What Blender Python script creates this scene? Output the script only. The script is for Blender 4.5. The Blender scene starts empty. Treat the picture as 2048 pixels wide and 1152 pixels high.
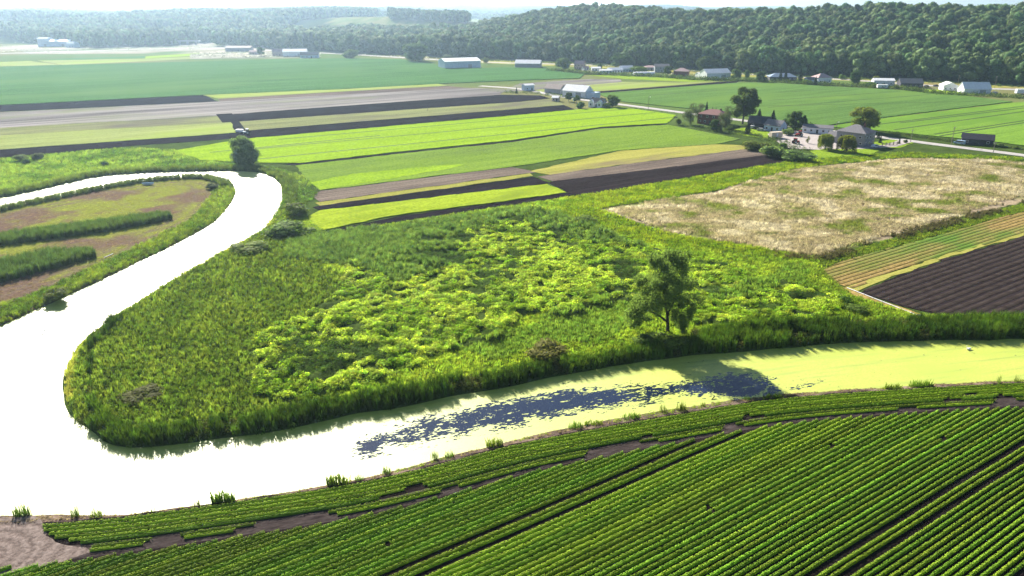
import bpy, bmesh, math, random
import numpy as np
from mathutils import Vector, Matrix

# ------------------------------------------------------------------ camera, light, exposure
R = math.radians
SC = bpy.context.scene
COL = SC.collection
F_PX, Y_HOR, CAM_H = 1462.0, 10.0, 62.0            # focal length and horizon in photo pixels (2048 x 1152), camera height
PITCH = math.atan((576 - Y_HOR) / F_PX)
cam = bpy.data.cameras.new('camera'); camo = bpy.data.objects.new('camera', cam); COL.objects.link(camo)
cam.sensor_width = 36.0; cam.lens = 36.0 * F_PX / 2048.0
cam.clip_start = 0.5; cam.clip_end = 40000
camo.location = (0, 0, CAM_H); camo.rotation_euler = (R(90) - PITCH, 0, 0)
SC.camera = camo
SUN_AZ, SUN_EL = R(-26), R(28)                      # azimuth from +Y towards +X
W = bpy.data.worlds.new('World'); SC.world = W; W.use_nodes = True
nt = W.node_tree; bg = nt.nodes['Background']
sky = nt.nodes.new('ShaderNodeTexSky'); sky.sky_type = 'NISHITA'; sky.sun_disc = False
sky.sun_elevation = SUN_EL; sky.sun_rotation = SUN_AZ
sky.air_density = 0.75; sky.dust_density = 0.6; sky.ozone_density = 1.5
nt.links.new(sky.outputs[0], bg.inputs[0]); bg.inputs[1].default_value = 0.05
sl = bpy.data.lights.new('sun', 'SUN'); sl.energy = 5.0; sl.angle = R(0.5); sl.color = (1.0, 0.94, 0.84)
so = bpy.data.objects.new('sun', sl); COL.objects.link(so)
sdir = Vector((math.sin(SUN_AZ) * math.cos(SUN_EL), math.cos(SUN_AZ) * math.cos(SUN_EL), math.sin(SUN_EL)))
so.rotation_euler = sdir.to_track_quat('Z', 'Y').to_euler()
SC.view_settings.view_transform = 'Standard'; SC.view_settings.look = 'None'
SC.view_settings.gamma = 1.0; SC.view_settings.exposure = 1.55
SC.view_settings.use_curve_mapping = False
SC.cycles.max_bounces = 6; SC.cycles.diffuse_bounces = 2; SC.cycles.glossy_bounces = 2
SC.cycles.transmission_bounces = 3; SC.cycles.volume_bounces = 1; SC.cycles.transparent_max_bounces = 6
SC.cycles.use_denoising = True; SC.cycles.denoising_prefilter = 'FAST'
SC.cycles.sample_clamp_indirect = 6

rng = np.random.default_rng(11); random.seed(11)

# ------------------------------------------------------------------ helpers
cp, sp = math.cos(PITCH), math.sin(PITCH)
def G(px, py, z=0.0):
    """photo pixel -> point where its ray meets the plane at height z"""
    x = (px - 1024) / F_PX; v = (py - 576) / F_PX
    d = (x, cp - v * sp, -sp - v * cp); t = (z - CAM_H) / d[2]
    return (d[0] * t, d[1] * t)
def GV(px, py, z=0.0):
    px = np.asarray(px, float); py = np.asarray(py, float)
    x = (px - 1024) / F_PX; v = (py - 576) / F_PX
    t = (z - CAM_H) / (-sp - v * cp)
    return np.stack([x * t, (cp - v * sp) * t], -1)
def PXL(x, y, z=0.0):
    """world -> photo pixel (numpy)"""
    dz = np.asarray(z, float) - CAM_H
    dep = y * cp - dz * sp; up = y * sp + dz * cp
    return 1024 + F_PX * x / dep, 576 - F_PX * up / dep
def HG(base_py, top_py):
    """height of something standing at the ground under base_py whose top shows at top_py"""
    b = G(1024, base_py)[1]; v = (top_py - 576) / F_PX
    return CAM_H + (-sp - v * cp) / (cp - v * sp) * b
def MPP(py):
    """metres for one photo pixel (sideways) at the ground under row py"""
    b = G(1024, py); return (b[1] * cp + CAM_H * sp) / F_PX
def P(*pts): return [G(a, b) for a, b in pts]

def hash2(ix, iy, seed):
    h = (ix.astype(np.int64) * 374761393 + iy.astype(np.int64) * 668265263 + seed * 1442695041) & 0xffffffff
    h = ((h ^ (h >> 13)) * 1274126177) & 0xffffffff
    return ((h ^ (h >> 16)) & 0xffff) / 65535.0
def vnoise(x, y, s, seed=0):
    x = np.asarray(x, float) / s; y = np.asarray(y, float) / s
    ix = np.floor(x); iy = np.floor(y); fx = x - ix; fy = y - iy
    fx = fx * fx * (3 - 2 * fx); fy = fy * fy * (3 - 2 * fy)
    a = hash2(ix, iy, seed); b = hash2(ix + 1, iy, seed); c = hash2(ix, iy + 1, seed); d = hash2(ix + 1, iy + 1, seed)
    return (a * (1 - fx) + b * fx) * (1 - fy) + (c * (1 - fx) + d * fx) * fy
def fbm(x, y, s, seed=0, o=3):
    t = 0; amp = 1; tot = 0
    for i in range(o):
        t = t + amp * vnoise(x, y, s / 2 ** i, seed + i * 7); tot += amp; amp *= 0.5
    return t / tot
def sstep(a, b, x):
    t = np.clip((x - a) / (b - a), 0, 1); return t * t * (3 - 2 * t)
def inpoly(x, y, poly):
    r = np.zeros(np.shape(x), bool); n = len(poly)
    for i in range(n):
        x1, y1 = poly[i]; x2, y2 = poly[(i + 1) % n]
        if y1 == y2: continue
        c = ((y1 > y) != (y2 > y)) & (x < (x2 - x1) * (y - y1) / (y2 - y1) + x1); r ^= c
    return r
def segdist(x, y, pts, closed=True):
    d = np.full(np.shape(x), 1e9); n = len(pts)
    for i in range(n if closed else n - 1):
        x1, y1 = pts[i]; x2, y2 = pts[(i + 1) % n]
        dx, dy = x2 - x1, y2 - y1; L = dx * dx + dy * dy + 1e-9
        t = np.clip(((x - x1) * dx + (y - y1) * dy) / L, 0, 1)
        d = np.minimum(d, (x - x1 - t * dx) ** 2 + (y - y1 - t * dy) ** 2)
    return np.sqrt(d)
def smooth_path(pts, n=5, closed=False):
    """Catmull-Rom through the points"""
    p = [np.array(q, float) for q in pts]; out = []; m = len(p)
    for i in range(m if closed else m - 1):
        a = p[(i - 1) % m] if closed or i else p[0]; b = p[i]; c = p[(i + 1) % m]
        d = p[(i + 2) % m] if closed or i + 2 < m else p[-1]
        for k in range(n):
            t = k / n
            out.append(0.5 * (2 * b + (c - a) * t + (2 * a - 5 * b + 4 * c - d) * t * t + (3 * b - a - 3 * c + d) * t ** 3))
    if not closed: out.append(p[-1])
    return [tuple(q) for q in out]

def npmesh(name, V, F, mat=None, smooth=False):
    if isinstance(F, list): F = [np.asarray(f) for f in F]
    V = np.asarray(V, np.float32).reshape(-1, 3)
    if isinstance(F, np.ndarray): Fs = [F]
    else: Fs = [np.asarray(f) for f in F if len(f)]
    me = bpy.data.meshes.new(name)
    me.vertices.add(len(V)); me.vertices.foreach_set('co', V.ravel())
    tot = np.concatenate([np.full(len(f), f.shape[1]) for f in Fs]); loops = np.concatenate([f.ravel() for f in Fs]).astype(np.int32)
    me.loops.add(len(loops)); me.loops.foreach_set('vertex_index', loops)
    st = np.concatenate([[0], np.cumsum(tot)[:-1]]).astype(np.int32)
    me.polygons.add(len(tot)); me.polygons.foreach_set('loop_start', st)
    try: me.polygons.foreach_set('loop_total', tot.astype(np.int32))
    except Exception: pass
    if smooth: me.polygons.foreach_set('use_smooth', np.ones(len(tot), bool))
    me.update(calc_edges=True); me.validate()
    if mat: me.materials.append(mat)
    return me
def addattr(me, name, typ, data, dom='POINT'):
    a = me.attributes.new(name, typ, dom)
    key = {'FLOAT': 'value', 'INT': 'value', 'FLOAT_VECTOR': 'vector', 'FLOAT_COLOR': 'color'}[typ]
    a.data.foreach_set(key, np.ascontiguousarray(data).ravel())
def link(name, me, parent=None, loc=(0, 0, 0), rz=0.0, sc=None):
    o = bpy.data.objects.new(name, me); COL.objects.link(o); o.location = loc; o.rotation_euler = (0, 0, rz)
    if sc is not None: o.scale = sc
    if parent: o.parent = parent
    return o
def tag(o, label=None, cat=None, group=None, kind=None):
    if label: o['label'] = label
    if cat: o['category'] = cat
    if group: o['group'] = group
    if kind: o['kind'] = kind
    return o
def thing(name, label, cat, loc, rz=0.0, group=None):
    o = bpy.data.objects.new(name, None); COL.objects.link(o); o.location = loc; o.rotation_euler = (0, 0, rz)
    o.empty_display_size = 0.5
    return tag(o, label, cat, group)

class MB:
    """collects simple shapes into one mesh"""
    def __init__(s): s.v = []; s.f = []
    def add(s, vs, fs):
        n = len(s.v); s.v += [tuple(v) for v in vs]; s.f += [tuple(i + n for i in f) for f in fs]; return s
    def box(s, c, d, rz=0.0):
        x, y, z = (q / 2 for q in d); ca, sa = math.cos(rz), math.sin(rz)
        vs = [(c[0] + a * ca - b * sa, c[1] + a * sa + b * ca, c[2] + e) for e in (-z, z) for a, b in ((-x, -y), (x, -y), (x, y), (-x, y))]
        return s.add(vs, [(3, 2, 1, 0), (4, 5, 6, 7), (0, 1, 5, 4), (1, 2, 6, 5), (2, 3, 7, 6), (3, 0, 4, 7)])
    def tube(s, pts, rad, n=6, cap=True):
        base = len(s.v); k = len(pts); rad = rad if isinstance(rad, (list, tuple)) else [rad] * k
        for i, p in enumerate(pts):
            a = Vector(pts[max(i - 1, 0)]); b = Vector(pts[min(i + 1, k - 1)]); t = (b - a).normalized()
            u = t.orthogonal().normalized() if i == 0 else (u - t * u.dot(t)).normalized()
            w = t.cross(u)
            for j in range(n):
                q = 2 * math.pi * j / n; s.v.append(tuple(Vector(p) + (u * math.cos(q) + w * math.sin(q)) * rad[i]))
        for i in range(k - 1):
            for j in range(n):
                a = base + i * n + j; b = base + i * n + (j + 1) % n
                s.f.append((a, b, b + n, a + n))
        if cap:
            s.f.append(tuple(base + j for j in reversed(range(n)))); s.f.append(tuple(base + (k - 1) * n + j for j in range(n)))
        return s
    def prism(s, prof, y0, y1):
        """profile in x,z swept along y"""
        n = len(prof); vs = [(x, y0, z) for x, z in prof] + [(x, y1, z) for x, z in prof]
        return s.add(vs, [tuple(range(n)), tuple(reversed(range(n, 2 * n)))] + [(i, i + n, (i + 1) % n + n, (i + 1) % n) for i in range(n)])
    def mesh(s, name, mat, smooth=False):
        me = bpy.data.meshes.new(name); me.from_pydata(s.v, [], s.f); me.update()
        bm = bmesh.new(); bm.from_mesh(me); bmesh.ops.recalc_face_normals(bm, faces=bm.faces); bm.to_mesh(me); bm.free()
        if mat: me.materials.append(mat)
        if smooth:
            for p in me.polygons: p.use_smooth = True
        return me
    def build(s, name, mat, parent=None, smooth=False, loc=(0, 0, 0)):
        return link(name, s.mesh(name, mat, smooth), parent, loc)

# ------------------------------------------------------------------ materials
def newmat(name):
    m = bpy.data.materials.new(name); m.use_nodes = True; t = m.node_tree; t.nodes.clear()
    out = t.nodes.new('ShaderNodeOutputMaterial'); return m, t, out
def nd(t, typ, **kw):
    n = t.nodes.new(typ)
    for k, v in kw.items(): setattr(n, k, v)
    return n
def ramp(t, fac, stops):
    r = nd(t, 'ShaderNodeValToRGB'); e = r.color_ramp.elements
    while len(e) < len(stops): e.new(0.5)
    for i, (p, c) in enumerate(stops): e[i].position = p; e[i].color = (*c, 1) if len(c) == 3 else c
    t.links.new(fac, r.inputs[0]); return r.outputs[0]
def noise(t, vec, scale, detail=3, rough=0.55, dist=0.0):
    n = nd(t, 'ShaderNodeTexNoise'); n.inputs['Scale'].default_value = scale; n.inputs['Detail'].default_value = detail
    n.inputs['Roughness'].default_value = rough; n.inputs['Distortion'].default_value = dist
    if vec is not None: t.links.new(vec, n.inputs['Vector'])
    return n.outputs[0]
def wcoord(t, ang=0.0, scale=(1, 1, 1)):
    g = nd(t, 'ShaderNodeNewGeometry')
    if ang == 0.0 and scale == (1, 1, 1): return g.outputs['Position']
    r = nd(t, 'ShaderNodeVectorRotate', rotation_type='Z_AXIS'); r.inputs['Angle'].default_value = -ang
    t.links.new(g.outputs['Position'], r.inputs['Vector'])
    m = nd(t, 'ShaderNodeVectorMath', operation='MULTIPLY'); m.inputs[1].default_value = scale
    t.links.new(r.outputs[0], m.inputs[0]); return m.outputs[0]
def mixc(t, fac, a, b, mode='MIX'):
    n = nd(t, 'ShaderNodeMix', data_type='RGBA', blend_type=mode)
    for sock, v in ((n.inputs[0], fac), (n.inputs[6], a), (n.inputs[7], b)):
        if isinstance(v, (int, float)): sock.default_value = v
        elif isinstance(v, tuple): sock.default_value = (*v, 1) if len(v) == 3 else v
        else: t.links.new(v, sock)
    return n.outputs[2]
def math_(t, op, a, b=None):
    n = nd(t, 'ShaderNodeMath', operation=op)
    for i, v in enumerate((a, b)):
        if v is None: continue
        if isinstance(v, (int, float)): n.inputs[i].default_value = v
        else: t.links.new(v, n.inputs[i])
    return n.outputs[0]
def bsdf(t, out, col, rough=0.8, spec=0.3, bump=None, bstr=0.3, bdist=0.1):
    b = nd(t, 'ShaderNodeBsdfPrincipled')
    if isinstance(col, tuple): b.inputs['Base Color'].default_value = (*col, 1)
    else: t.links.new(col, b.inputs['Base Color'])
    if isinstance(rough, (int, float)): b.inputs['Roughness'].default_value = rough
    else: t.links.new(rough, b.inputs['Roughness'])
    b.inputs['Specular IOR Level'].default_value = spec
    if bump is not None:
        n = nd(t, 'ShaderNodeBump'); n.inputs['Strength'].default_value = bstr; n.inputs['Distance'].default_value = bdist
        t.links.new(bump, n.inputs['Height']); t.links.new(n.outputs[0], b.inputs['Normal'])
    t.links.new(b.outputs[0], out.inputs[0]); return b
def plain(name, col, rough=0.7, spec=0.3, var=0.18, scale=1.5):
    m, t, o = newmat(name); co = nd(t, 'ShaderNodeTexCoord').outputs['Object']
    n = noise(t, co, scale, 4)
    c = ramp(t, n, [(0.3, tuple(q * (1 - var) for q in col)), (0.7, tuple(min(q * (1 + var), 0.95) for q in col))])
    bsdf(t, o, c, rough, spec); return m
def field_mat(name, c1, c2, ang=R(33), pitch=1.6, along=0.02, mott=0.5, rough=0.85, bstr=0.5, patch=None, pscale=0.02):
    """crop or soil sown in lines: streaks along the rows, mottling, and optional patches of a third colour"""
    m, t, o = newmat(name)
    s = noise(t, wcoord(t, ang, (along, 1.0 / pitch, 1)), 1.0, 3, 0.6)
    f = noise(t, wcoord(t), 1.1, 4, 0.65)
    s = math_(t, 'ADD', math_(t, 'MULTIPLY', s, 0.6), math_(t, 'MULTIPLY', noise(t, wcoord(t, ang, (0.005, 0.16 / pitch, 1)), 1.0, 2), 0.4))
    v = math_(t, 'ADD', math_(t, 'MULTIPLY', s, 1 - mott), math_(t, 'MULTIPLY', f, mott))
    c = ramp(t, v, [(0.39, tuple(q * 0.78 for q in c1)), (0.61, tuple(q * 1.15 for q in c2))])
    if patch:
        pn = noise(t, wcoord(t, ang, (0.35, 1, 1)), pscale, 4, 0.6)
        c = mixc(t, ramp(t, pn, [(0.5, (0, 0, 0)), (0.66, (1, 1, 1))]), c, patch)
    bsdf(t, o, c, 1.0, 0.0, v, bstr, 0.25); return m
def leaf_mat(name, base=None, attr=None, var=0.25, trans=0.4, hue=0.03, rough=0.55, tfac=1.6):
    """foliage: diffuse plus light let through; colour from the scatter attribute or a base colour varied per object"""
    m, t, o = newmat(name)
    if attr: col = nd(t, 'ShaderNodeAttribute', attribute_type='INSTANCER', attribute_name=attr).outputs['Color']
    else: col = nd(t, 'ShaderNodeRGB').outputs[0]; col.default_value = (*base, 1)
    oi = nd(t, 'ShaderNodeObjectInfo').outputs['Random']
    geo = nd(t, 'ShaderNodeNewGeometry').outputs['Random Per Island']
    h = nd(t, 'ShaderNodeHueSaturation'); t.links.new(col, h.inputs['Color'])
    hm = nd(t, 'ShaderNodeMapRange'); hm.inputs[3].default_value = 0.5 - hue; hm.inputs[4].default_value = 0.5 + hue
    t.links.new(oi, hm.inputs[0]); t.links.new(hm.outputs[0], h.inputs['Hue'])
    vm = nd(t, 'ShaderNodeMapRange'); vm.inputs[3].default_value = 1 - var; vm.inputs[4].default_value = 1 + var
    t.links.new(geo, vm.inputs[0])
    vo = nd(t, 'ShaderNodeMapRange'); vo.inputs[3].default_value = 1 - var * 0.8; vo.inputs[4].default_value = 1 + var * 0.8
    t.links.new(math_(t, 'FRACT', math_(t, 'MULTIPLY', oi, 7.31)), vo.inputs[0])
    t.links.new(math_(t, 'MULTIPLY', vm.outputs[0], vo.outputs[0]), h.inputs['Value'])
    b = nd(t, 'ShaderNodeBsdfPrincipled'); t.links.new(h.outputs[0], b.inputs['Base Color'])
    b.inputs['Roughness'].default_value = 0.75; b.inputs['Specular IOR Level'].default_value = 0.06
    tr = nd(t, 'ShaderNodeBsdfTranslucent')
    tc = mixc(t, 1.0, h.outputs[0], (tfac, tfac * 1.05, tfac * 0.6), 'MULTIPLY'); t.links.new(tc, tr.inputs[0])
    mx = nd(t, 'ShaderNodeMixShader'); mx.inputs[0].default_value = trans
    t.links.new(b.outputs[0], mx.inputs[1]); t.links.new(tr.outputs[0], mx.inputs[2]); t.links.new(mx.outputs[0], o.inputs[0])
    return m

# ------------------------------------------------------------------ water outline (photo pixels -> ground)
outer = [(-900, 590), (-400, 478), (-150, 425), (0, 396), (100, 375), (200, 353), (300, 346), (400, 343), (490, 343), (535, 350), (562, 372),
         (563, 400), (550, 430), (520, 463), (450, 503), (380, 540), (300, 588), (240, 628), (185, 665), (150, 700), (132, 745), (126, 790),
         (142, 832), (190, 868), (238, 893), (330, 890), (450, 876), (560, 860), (640, 842), (700, 830), (800, 815), (900, 794), (1000, 776),
         (1100, 755), (1200, 736), (1300, 722), (1400, 709), (1500, 702), (1600, 693), (1700, 686), (1800, 683), (1900, 680), (2048, 678), (2400, 662), (3000, 640)]
lower = [(3000, 700), (2400, 745), (2048, 760), (1900, 767), (1750, 776), (1600, 786), (1450, 802), (1380, 813), (1300, 826), (1200, 843), (1100, 864),
         (1000, 888), (900, 912), (800, 938), (700, 962), (620, 976), (540, 989), (450, 1002), (300, 1023), (200, 1030), (80, 1031), (-60, 1034),
         (-400, 1055), (-900, 1080)]
inner = [(-900, 960), (-400, 800), (-150, 718), (0, 652), (50, 630), (110, 603), (190, 566), (270, 527), (350, 488), (420, 450), (447, 425), (468, 396),
         (470, 378), (450, 363), (400, 355), (300, 362), (200, 378), (100, 399), (0, 420), (-150, 455), (-400, 520), (-900, 655)]
WATER_Z = -0.5
PW = lambda pts: [G(a, b, WATER_Z) for a, b in pts]
WATER = smooth_path(PW(outer), 4) + smooth_path(PW(lower), 4) + smooth_path(PW(inner), 4)
def wdist(x, y):
    """signed distance to the shore, positive on land"""
    d = segdist(x, y, WATER); return np.where(inpoly(x, y, WATER), -d, d)
wob = lambda x, y: (fbm(x, y, 5.0, 3) - 0.5) * 1.6

# hills at the back: base line of the wood and the skyline of its crowns
base_px = [(250, 84), (490, 94), (560, 98), (700, 106), (800, 110), (1000, 118), (1150, 124), (1300, 133), (1400, 140), (1600, 150), (1900, 162), (2048, 172), (2500, 190), (3000, 205)]
BASE = np.array(P(*base_px))
sky_px = np.array([(250, 90), (490, 84), (560, 72), (620, 62), (740, 51), (860, 50), (940, 47), (1050, 31), (1130, 15), (1250, 11), (1330, 17), (1430, 21), (1550, 21), (1640, 9), (1750, 5), (1850, 15), (2000, 18), (2048, 23), (2600, 30), (3000, 40)], float)
HD = 430.0
_rx = BASE[:, 0]; _ry = BASE[:, 1]
def yb(x): return np.interp(x, _rx, _ry)
def ridge_z(x):
    yy = yb(x) + HD; px = 1024 + F_PX * x / (yy * cp + 45 * sp)
    top = np.interp(px, sky_px[:, 0], sky_px[:, 1]); v = (top - 576) / F_PX
    return np.maximum(CAM_H + (-sp - v * cp) / (cp - v * sp) * yy - 21.0, 0)
_gx = np.linspace(-700, 1200, 400); _gz = ridge_z(_gx)
_gz = np.convolve(np.pad(_gz, 6, mode='edge'), np.ones(13) / 13, 'valid')
def hill(x, y):
    t = (y - yb(x)) / HD
    rz = np.interp(x, _gx, _gz)
    h = rz * (0.25 * sstep(0.02, 0.35, t) + 0.75 * sstep(0.12, 1.0, t))
    h = h * (1 - 0.75 * sstep(1.5, 3.5, t)) * sstep(-640, -430, x)
    h = h + sstep(0.05, 0.4, t) * sstep(-500, -300, x) * (1 - sstep(1.0, 1.6, t)) * (fbm(x, y, 150, 5) - 0.5) * 12
    # low wooded rise on the left and the rolling land far behind
    h2 = 26 * sstep(1360, 1850, y) * sstep(-100, -420, x) * (0.25 + 1.3 * fbm(x, y * 0.6, 330, 9, 2))
    far = sstep(2300, 6500, y) * (fbm(x, y, 1500, 21) * 55 - 6)
    knoll = 24 * np.exp(-(((x + 190) / 170) ** 2 + ((y - 1760) / 150) ** 2))
    return np.maximum(h, 0) + h2 + knoll + np.maximum(far, 0)

# ------------------------------------------------------------------ what grows where on the flat land
PENIN = smooth_path(PW(inner), 4)
TAN = P((1195, 418), (1420, 384), (1530, 352), (1600, 336), (1700, 326), (1800, 316), (1980, 318), (2120, 330), (2120, 380), (2048, 403), (1900, 442), (1770, 478), (1640, 516), (1560, 511), (1480, 491), (1330, 466), (1280, 446))
VINE = P((700, 540), (840, 480), (930, 440), (1090, 422), (1230, 468), (1290, 500), (1400, 520), (1560, 560), (1700, 600), (1740, 630), (1560, 662), (1400, 655), (1370, 600), (1250, 600), (1130, 620), (950, 690), (750, 770), (530, 790), (540, 690), (640, 600))
MARSH = P((130, 745), (150, 700), (240, 628), (380, 540), (520, 463), (562, 400), (562, 372), (600, 420), (650, 468), (1024, 412), (1140, 395), (1580, 324), (1640, 318), (1800, 305), (2120, 320), (2120, 330), (1980, 318), (1800, 316), (1600, 336), (1420, 384), (1195, 418), (1330, 466), (1480, 491), (1640, 518), (1640, 550), (1700, 590), (1830, 632), (2120, 636), (2120, 690), (1900, 685), (1600, 698), (1300, 725), (1000, 780), (700, 835), (450, 880), (238, 898), (142, 835))

def land_height(x, y, d=None):
    if d is None: d = wdist(x, y)
    d = d + wob(x, y) * 0.5
    z = np.clip(WATER_Z + 0.35 * d, -1.6, 0.0)
    v = vine_mask(x, y)
    z = z + np.where(d > 0, v * sstep(1.0, 6.0, d) * mound(x, y), 0)
    return z
def vine_mask(x, y):
    wx = x + (fbm(x, y, 12, 31) - 0.5) * 14; wy = y + (fbm(x, y, 12, 41) - 0.5) * 14
    return inpoly(wx, wy, VINE).astype(float)
def mound(x, y):
    n = fbm(x, y * 0.7, 3.3, 51, 3); r = 1 - np.abs(2 * n - 1) * 2.2
    return np.clip(r, 0, 1) * 1.05 + 0.35 * fbm(x, y, 1.6, 61, 2)

# ------------------------------------------------------------------ ground sheet
def axis(lo, dlo, dhi, hi, step, grow=1.11, mx=400):
    mid = list(np.arange(dlo, dhi + 1e-6, step)); a = []; s = step; q = mid[0]
    while q > lo: s = min(s * grow, mx); q -= s; a.append(q)
    b = []; s = step; q = mid[-1]
    while q < hi: s = min(s * grow, mx); q += s; b.append(q)
    return np.array(a[::-1] + mid + b)
ax = axis(-7500, -190, 190, 7500, 1.3, 1.07, 260); ay = axis(-600, 62, 330, 9600, 1.3, 1.035, 160)
GX, GY = np.meshgrid(ax, ay)
sx, sy = GX.ravel(), GY.ravel()
near = (np.abs(sx) < 420) & (sy > 20) & (sy < 480)
gz = np.zeros(sx.shape); gd = np.full(sx.shape, 99.0)
gd[near] = wdist(sx[near], sy[near])
gz[near] = land_height(sx[near], sy[near], gd[near])
gz = gz + hill(sx, sy)
# real colours of soil, litter, mown grass ... per vertex
def gcolor(x, y, d):
    n = fbm(x, y, 14, 71)[:, None]; n2 = fbm(x, y, 3, 75)[:, None]
    col = np.tile(np.array([0.055, 0.085, 0.02]), (len(x), 1)) * (0.6 + 0.8 * n2)
    def put(mask, c): m = np.asarray(mask, float)[:, None]; nonlocal col; col = col * (1 - m) + c * m
    def two(a, b, k): return np.array(a) * (1 - k) + np.array(b) * k
    put(inpoly(x, y, PENIN), two((0.20, 0.22, 0.04), (0.15, 0.10, 0.075), sstep(0.40, 0.62, n * 0.7 + n2 * 0.3)))
    rut = inpoly(x, y, PENIN) & (d > 6.5) & (d < 19) & (y > 130); st = (0.5 + 0.5 * np.sin(d * 1.45 + n2[:, 0] * 2.0)) * sstep(19, 15, d)
    put(rut * st * 0.8, two((0.13, 0.095, 0.085), (0.17, 0.13, 0.08), n2))
    put(inpoly(x + (n[:, 0] - .5) * 5, y + (n2[:, 0] - .5) * 4, TAN), two((0.34, 0.27, 0.18), (0.20, 0.21, 0.07), sstep(0.45, 0.7, n)))
    lowbank = (d > -2) & (d < 4.0) & (y < np.interp(x, [-70, 0, 60, 110], [84, 100, 116, 124]))
    put(lowbank, two((0.19, 0.14, 0.11), (0.09, 0.065, 0.06), sstep(0.35, 0.65, n2)))
    farf = sstep(380, 450, y)
    put(farf, two((0.10, 0.15, 0.04), (0.17, 0.17, 0.07), sstep(0.35, 0.65, fbm(x, y, 120, 81))[:, None]))
    wood = (y > yb(x) - 5) & (x > -470) | ((y > 1330) & (x < -300) & (y < 2300))
    put(wood, two((0.03, 0.05, 0.018), (0.045, 0.06, 0.02), n))
    pt = vnoise(x, y, 330, 91); pt2 = vnoise(x, y, 420, 95)
    vf = (y > 1950) & ~((y < yb(x) + 650) & (x > -100))
    put(vf & (pt > 0.5), two((0.25, 0.26, 0.12), (0.12, 0.2, 0.06), pt2[:, None]))
    # hill-top hay field seen over the trees, and the bare earth of the works on the left
    fx, fy = PXL(x, y, hill(x, y)); put((fx > 660) & (fx < 960) & (y > yb(x) + HD * 1.05) & (y < yb(x) + HD * 1.9), two((0.19, 0.19, 0.08), (0.12, 0.16, 0.05), sstep(0.4, 0.6, n)))
    put((x < -330) & (y > 1040) & (y < 1370) & (vnoise(x, y, 60, 99) > 0.33), two((0.42, 0.37, 0.31), (0.26, 0.24, 0.16), sstep(0.3, 0.7, fbm(x, y, 45, 103))[:, None]))
    return col
gc = gcolor(sx, sy, gd)
nx, ny = len(ax), len(ay)
ii = (np.arange(ny - 1)[:, None] * nx + np.arange(nx - 1)[None, :]).ravel()
gq = np.stack([ii, ii + 1, ii + 1 + nx, ii + nx], 1)
m, t, o = newmat('land')
ca = nd(t, 'ShaderNodeVertexColor', layer_name='ground_col').outputs[0]
n1 = noise(t, wcoord(t), 1.4, 5, 0.7); n2 = noise(t, wcoord(t), 0.16, 3)
c = mixc(t, 1.0, ca, ramp(t, n1, [(0.3, (0.55, 0.55, 0.55)), (0.7, (1.35, 1.35, 1.35))]), 'MULTIPLY')
bsdf(t, o, c, 1.0, 0.0, n1, 0.7, 0.25)
M_LAND = m
gme = npmesh('ground', np.stack([sx, sy, gz], 1), gq, M_LAND, True)
addattr(gme, 'ground_col', 'FLOAT_COLOR', np.concatenate([gc, np.ones((len(gc), 1))], 1))
tag(link('ground', gme), 'flat green river lowland rising to hills behind', kind='structure')

# ------------------------------------------------------------------ river with duckweed
wx_ = np.arange(-260, 330, 1.2); wy_ = np.arange(50, 330, 1.2)
WX, WY = np.meshgrid(wx_, wy_); wx, wy = WX.ravel(), WY.ravel()
OPEN = P((690, 905), (720, 868), (850, 830), (1000, 796), (1100, 778), (1200, 768), (1370, 757), (1480, 738), (1545, 752), (1565, 785), (1480, 792), (1370, 786), (1280, 806), (1180, 816), (1050, 842), (900, 872), (780, 893), (715, 915))
OPEN2 = P((1560, 772), (1620, 756), (1660, 758), (1610, 772), (1575, 782))
OPEN3 = P((-50, 722), (100, 640), (185, 605), (150, 640), (60, 690), (-50, 740))
OPEN4 = P((-60, 790), (60, 770), (125, 745), (100, 765), (0, 795))
def soft(poly, w): dd = segdist(wx, wy, poly); return np.clip(0.5 + np.where(inpoly(wx, wy, poly), dd, -dd) / w, 0, 1)
op = np.maximum.reduce([soft(OPEN, 5.0), 0.75 * soft(OPEN2, 3.0), 0.5 * soft(OPEN3, 6.0), 0.5 * soft(OPEN4, 4.0)])
ln = (wx - 30) * 0.2
op = op * (0.86 + 0.14 * sstep(0.3, 0.6, fbm(wx, wy, 9, 5)))
nxw, nyw = len(wx_), len(wy_)
ii = (np.arange(nyw - 1)[:, None] * nxw + np.arange(nxw - 1)[None, :]).ravel()
wme = npmesh('water', np.stack([wx, wy, np.full(wx.shape, WATER_Z)], 1), np.stack([ii, ii + 1, ii + 1 + nxw, ii + nxw], 1), None, True)
addattr(wme, 'open_water', 'FLOAT', op)
m, t, o = newmat('duckweed_water')
oa = nd(t, 'ShaderNodeAttribute', attribute_name='open_water').outputs['Fac']
nz = noise(t, wcoord(t, R(20), (0.55, 1.2, 1)), 0.55, 6, 0.68, 0.6)
nz2 = noise(t, wcoord(t, R(20), (0.6, 1.2, 1)), 1.9, 5, 0.65)
mask = ramp(t, math_(t, 'ADD', math_(t, 'ADD', oa, math_(t, 'MULTIPLY', math_(t, 'SUBTRACT', nz2, 0.54), 2.0)), math_(t, 'MULTIPLY', math_(t, 'SUBTRACT', nz, 0.5), 2.4)), [(0.50, (0, 0, 0)), (0.54, (1, 1, 1))])
fine = noise(t, wcoord(t), 2.4, 4, 0.7); big = noise(t, wcoord(t, R(15), (0.4, 1, 1)), 0.10, 3)
weed = mixc(t, ramp(t, fine, [(0.35, (0, 0, 0)), (0.65, (1, 1, 1))]), (0.37, 0.43, 0.045), (0.50, 0.53, 0.08))
weed = mixc(t, ramp(t, big, [(0.4, (0, 0, 0)), (0.65, (1, 1, 1))]), weed, (0.38, 0.46, 0.05))
strk = noise(t, wcoord(t, R(14), (0.05, 0.9, 1)), 1.0, 4, 0.6, 0.4)
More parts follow.
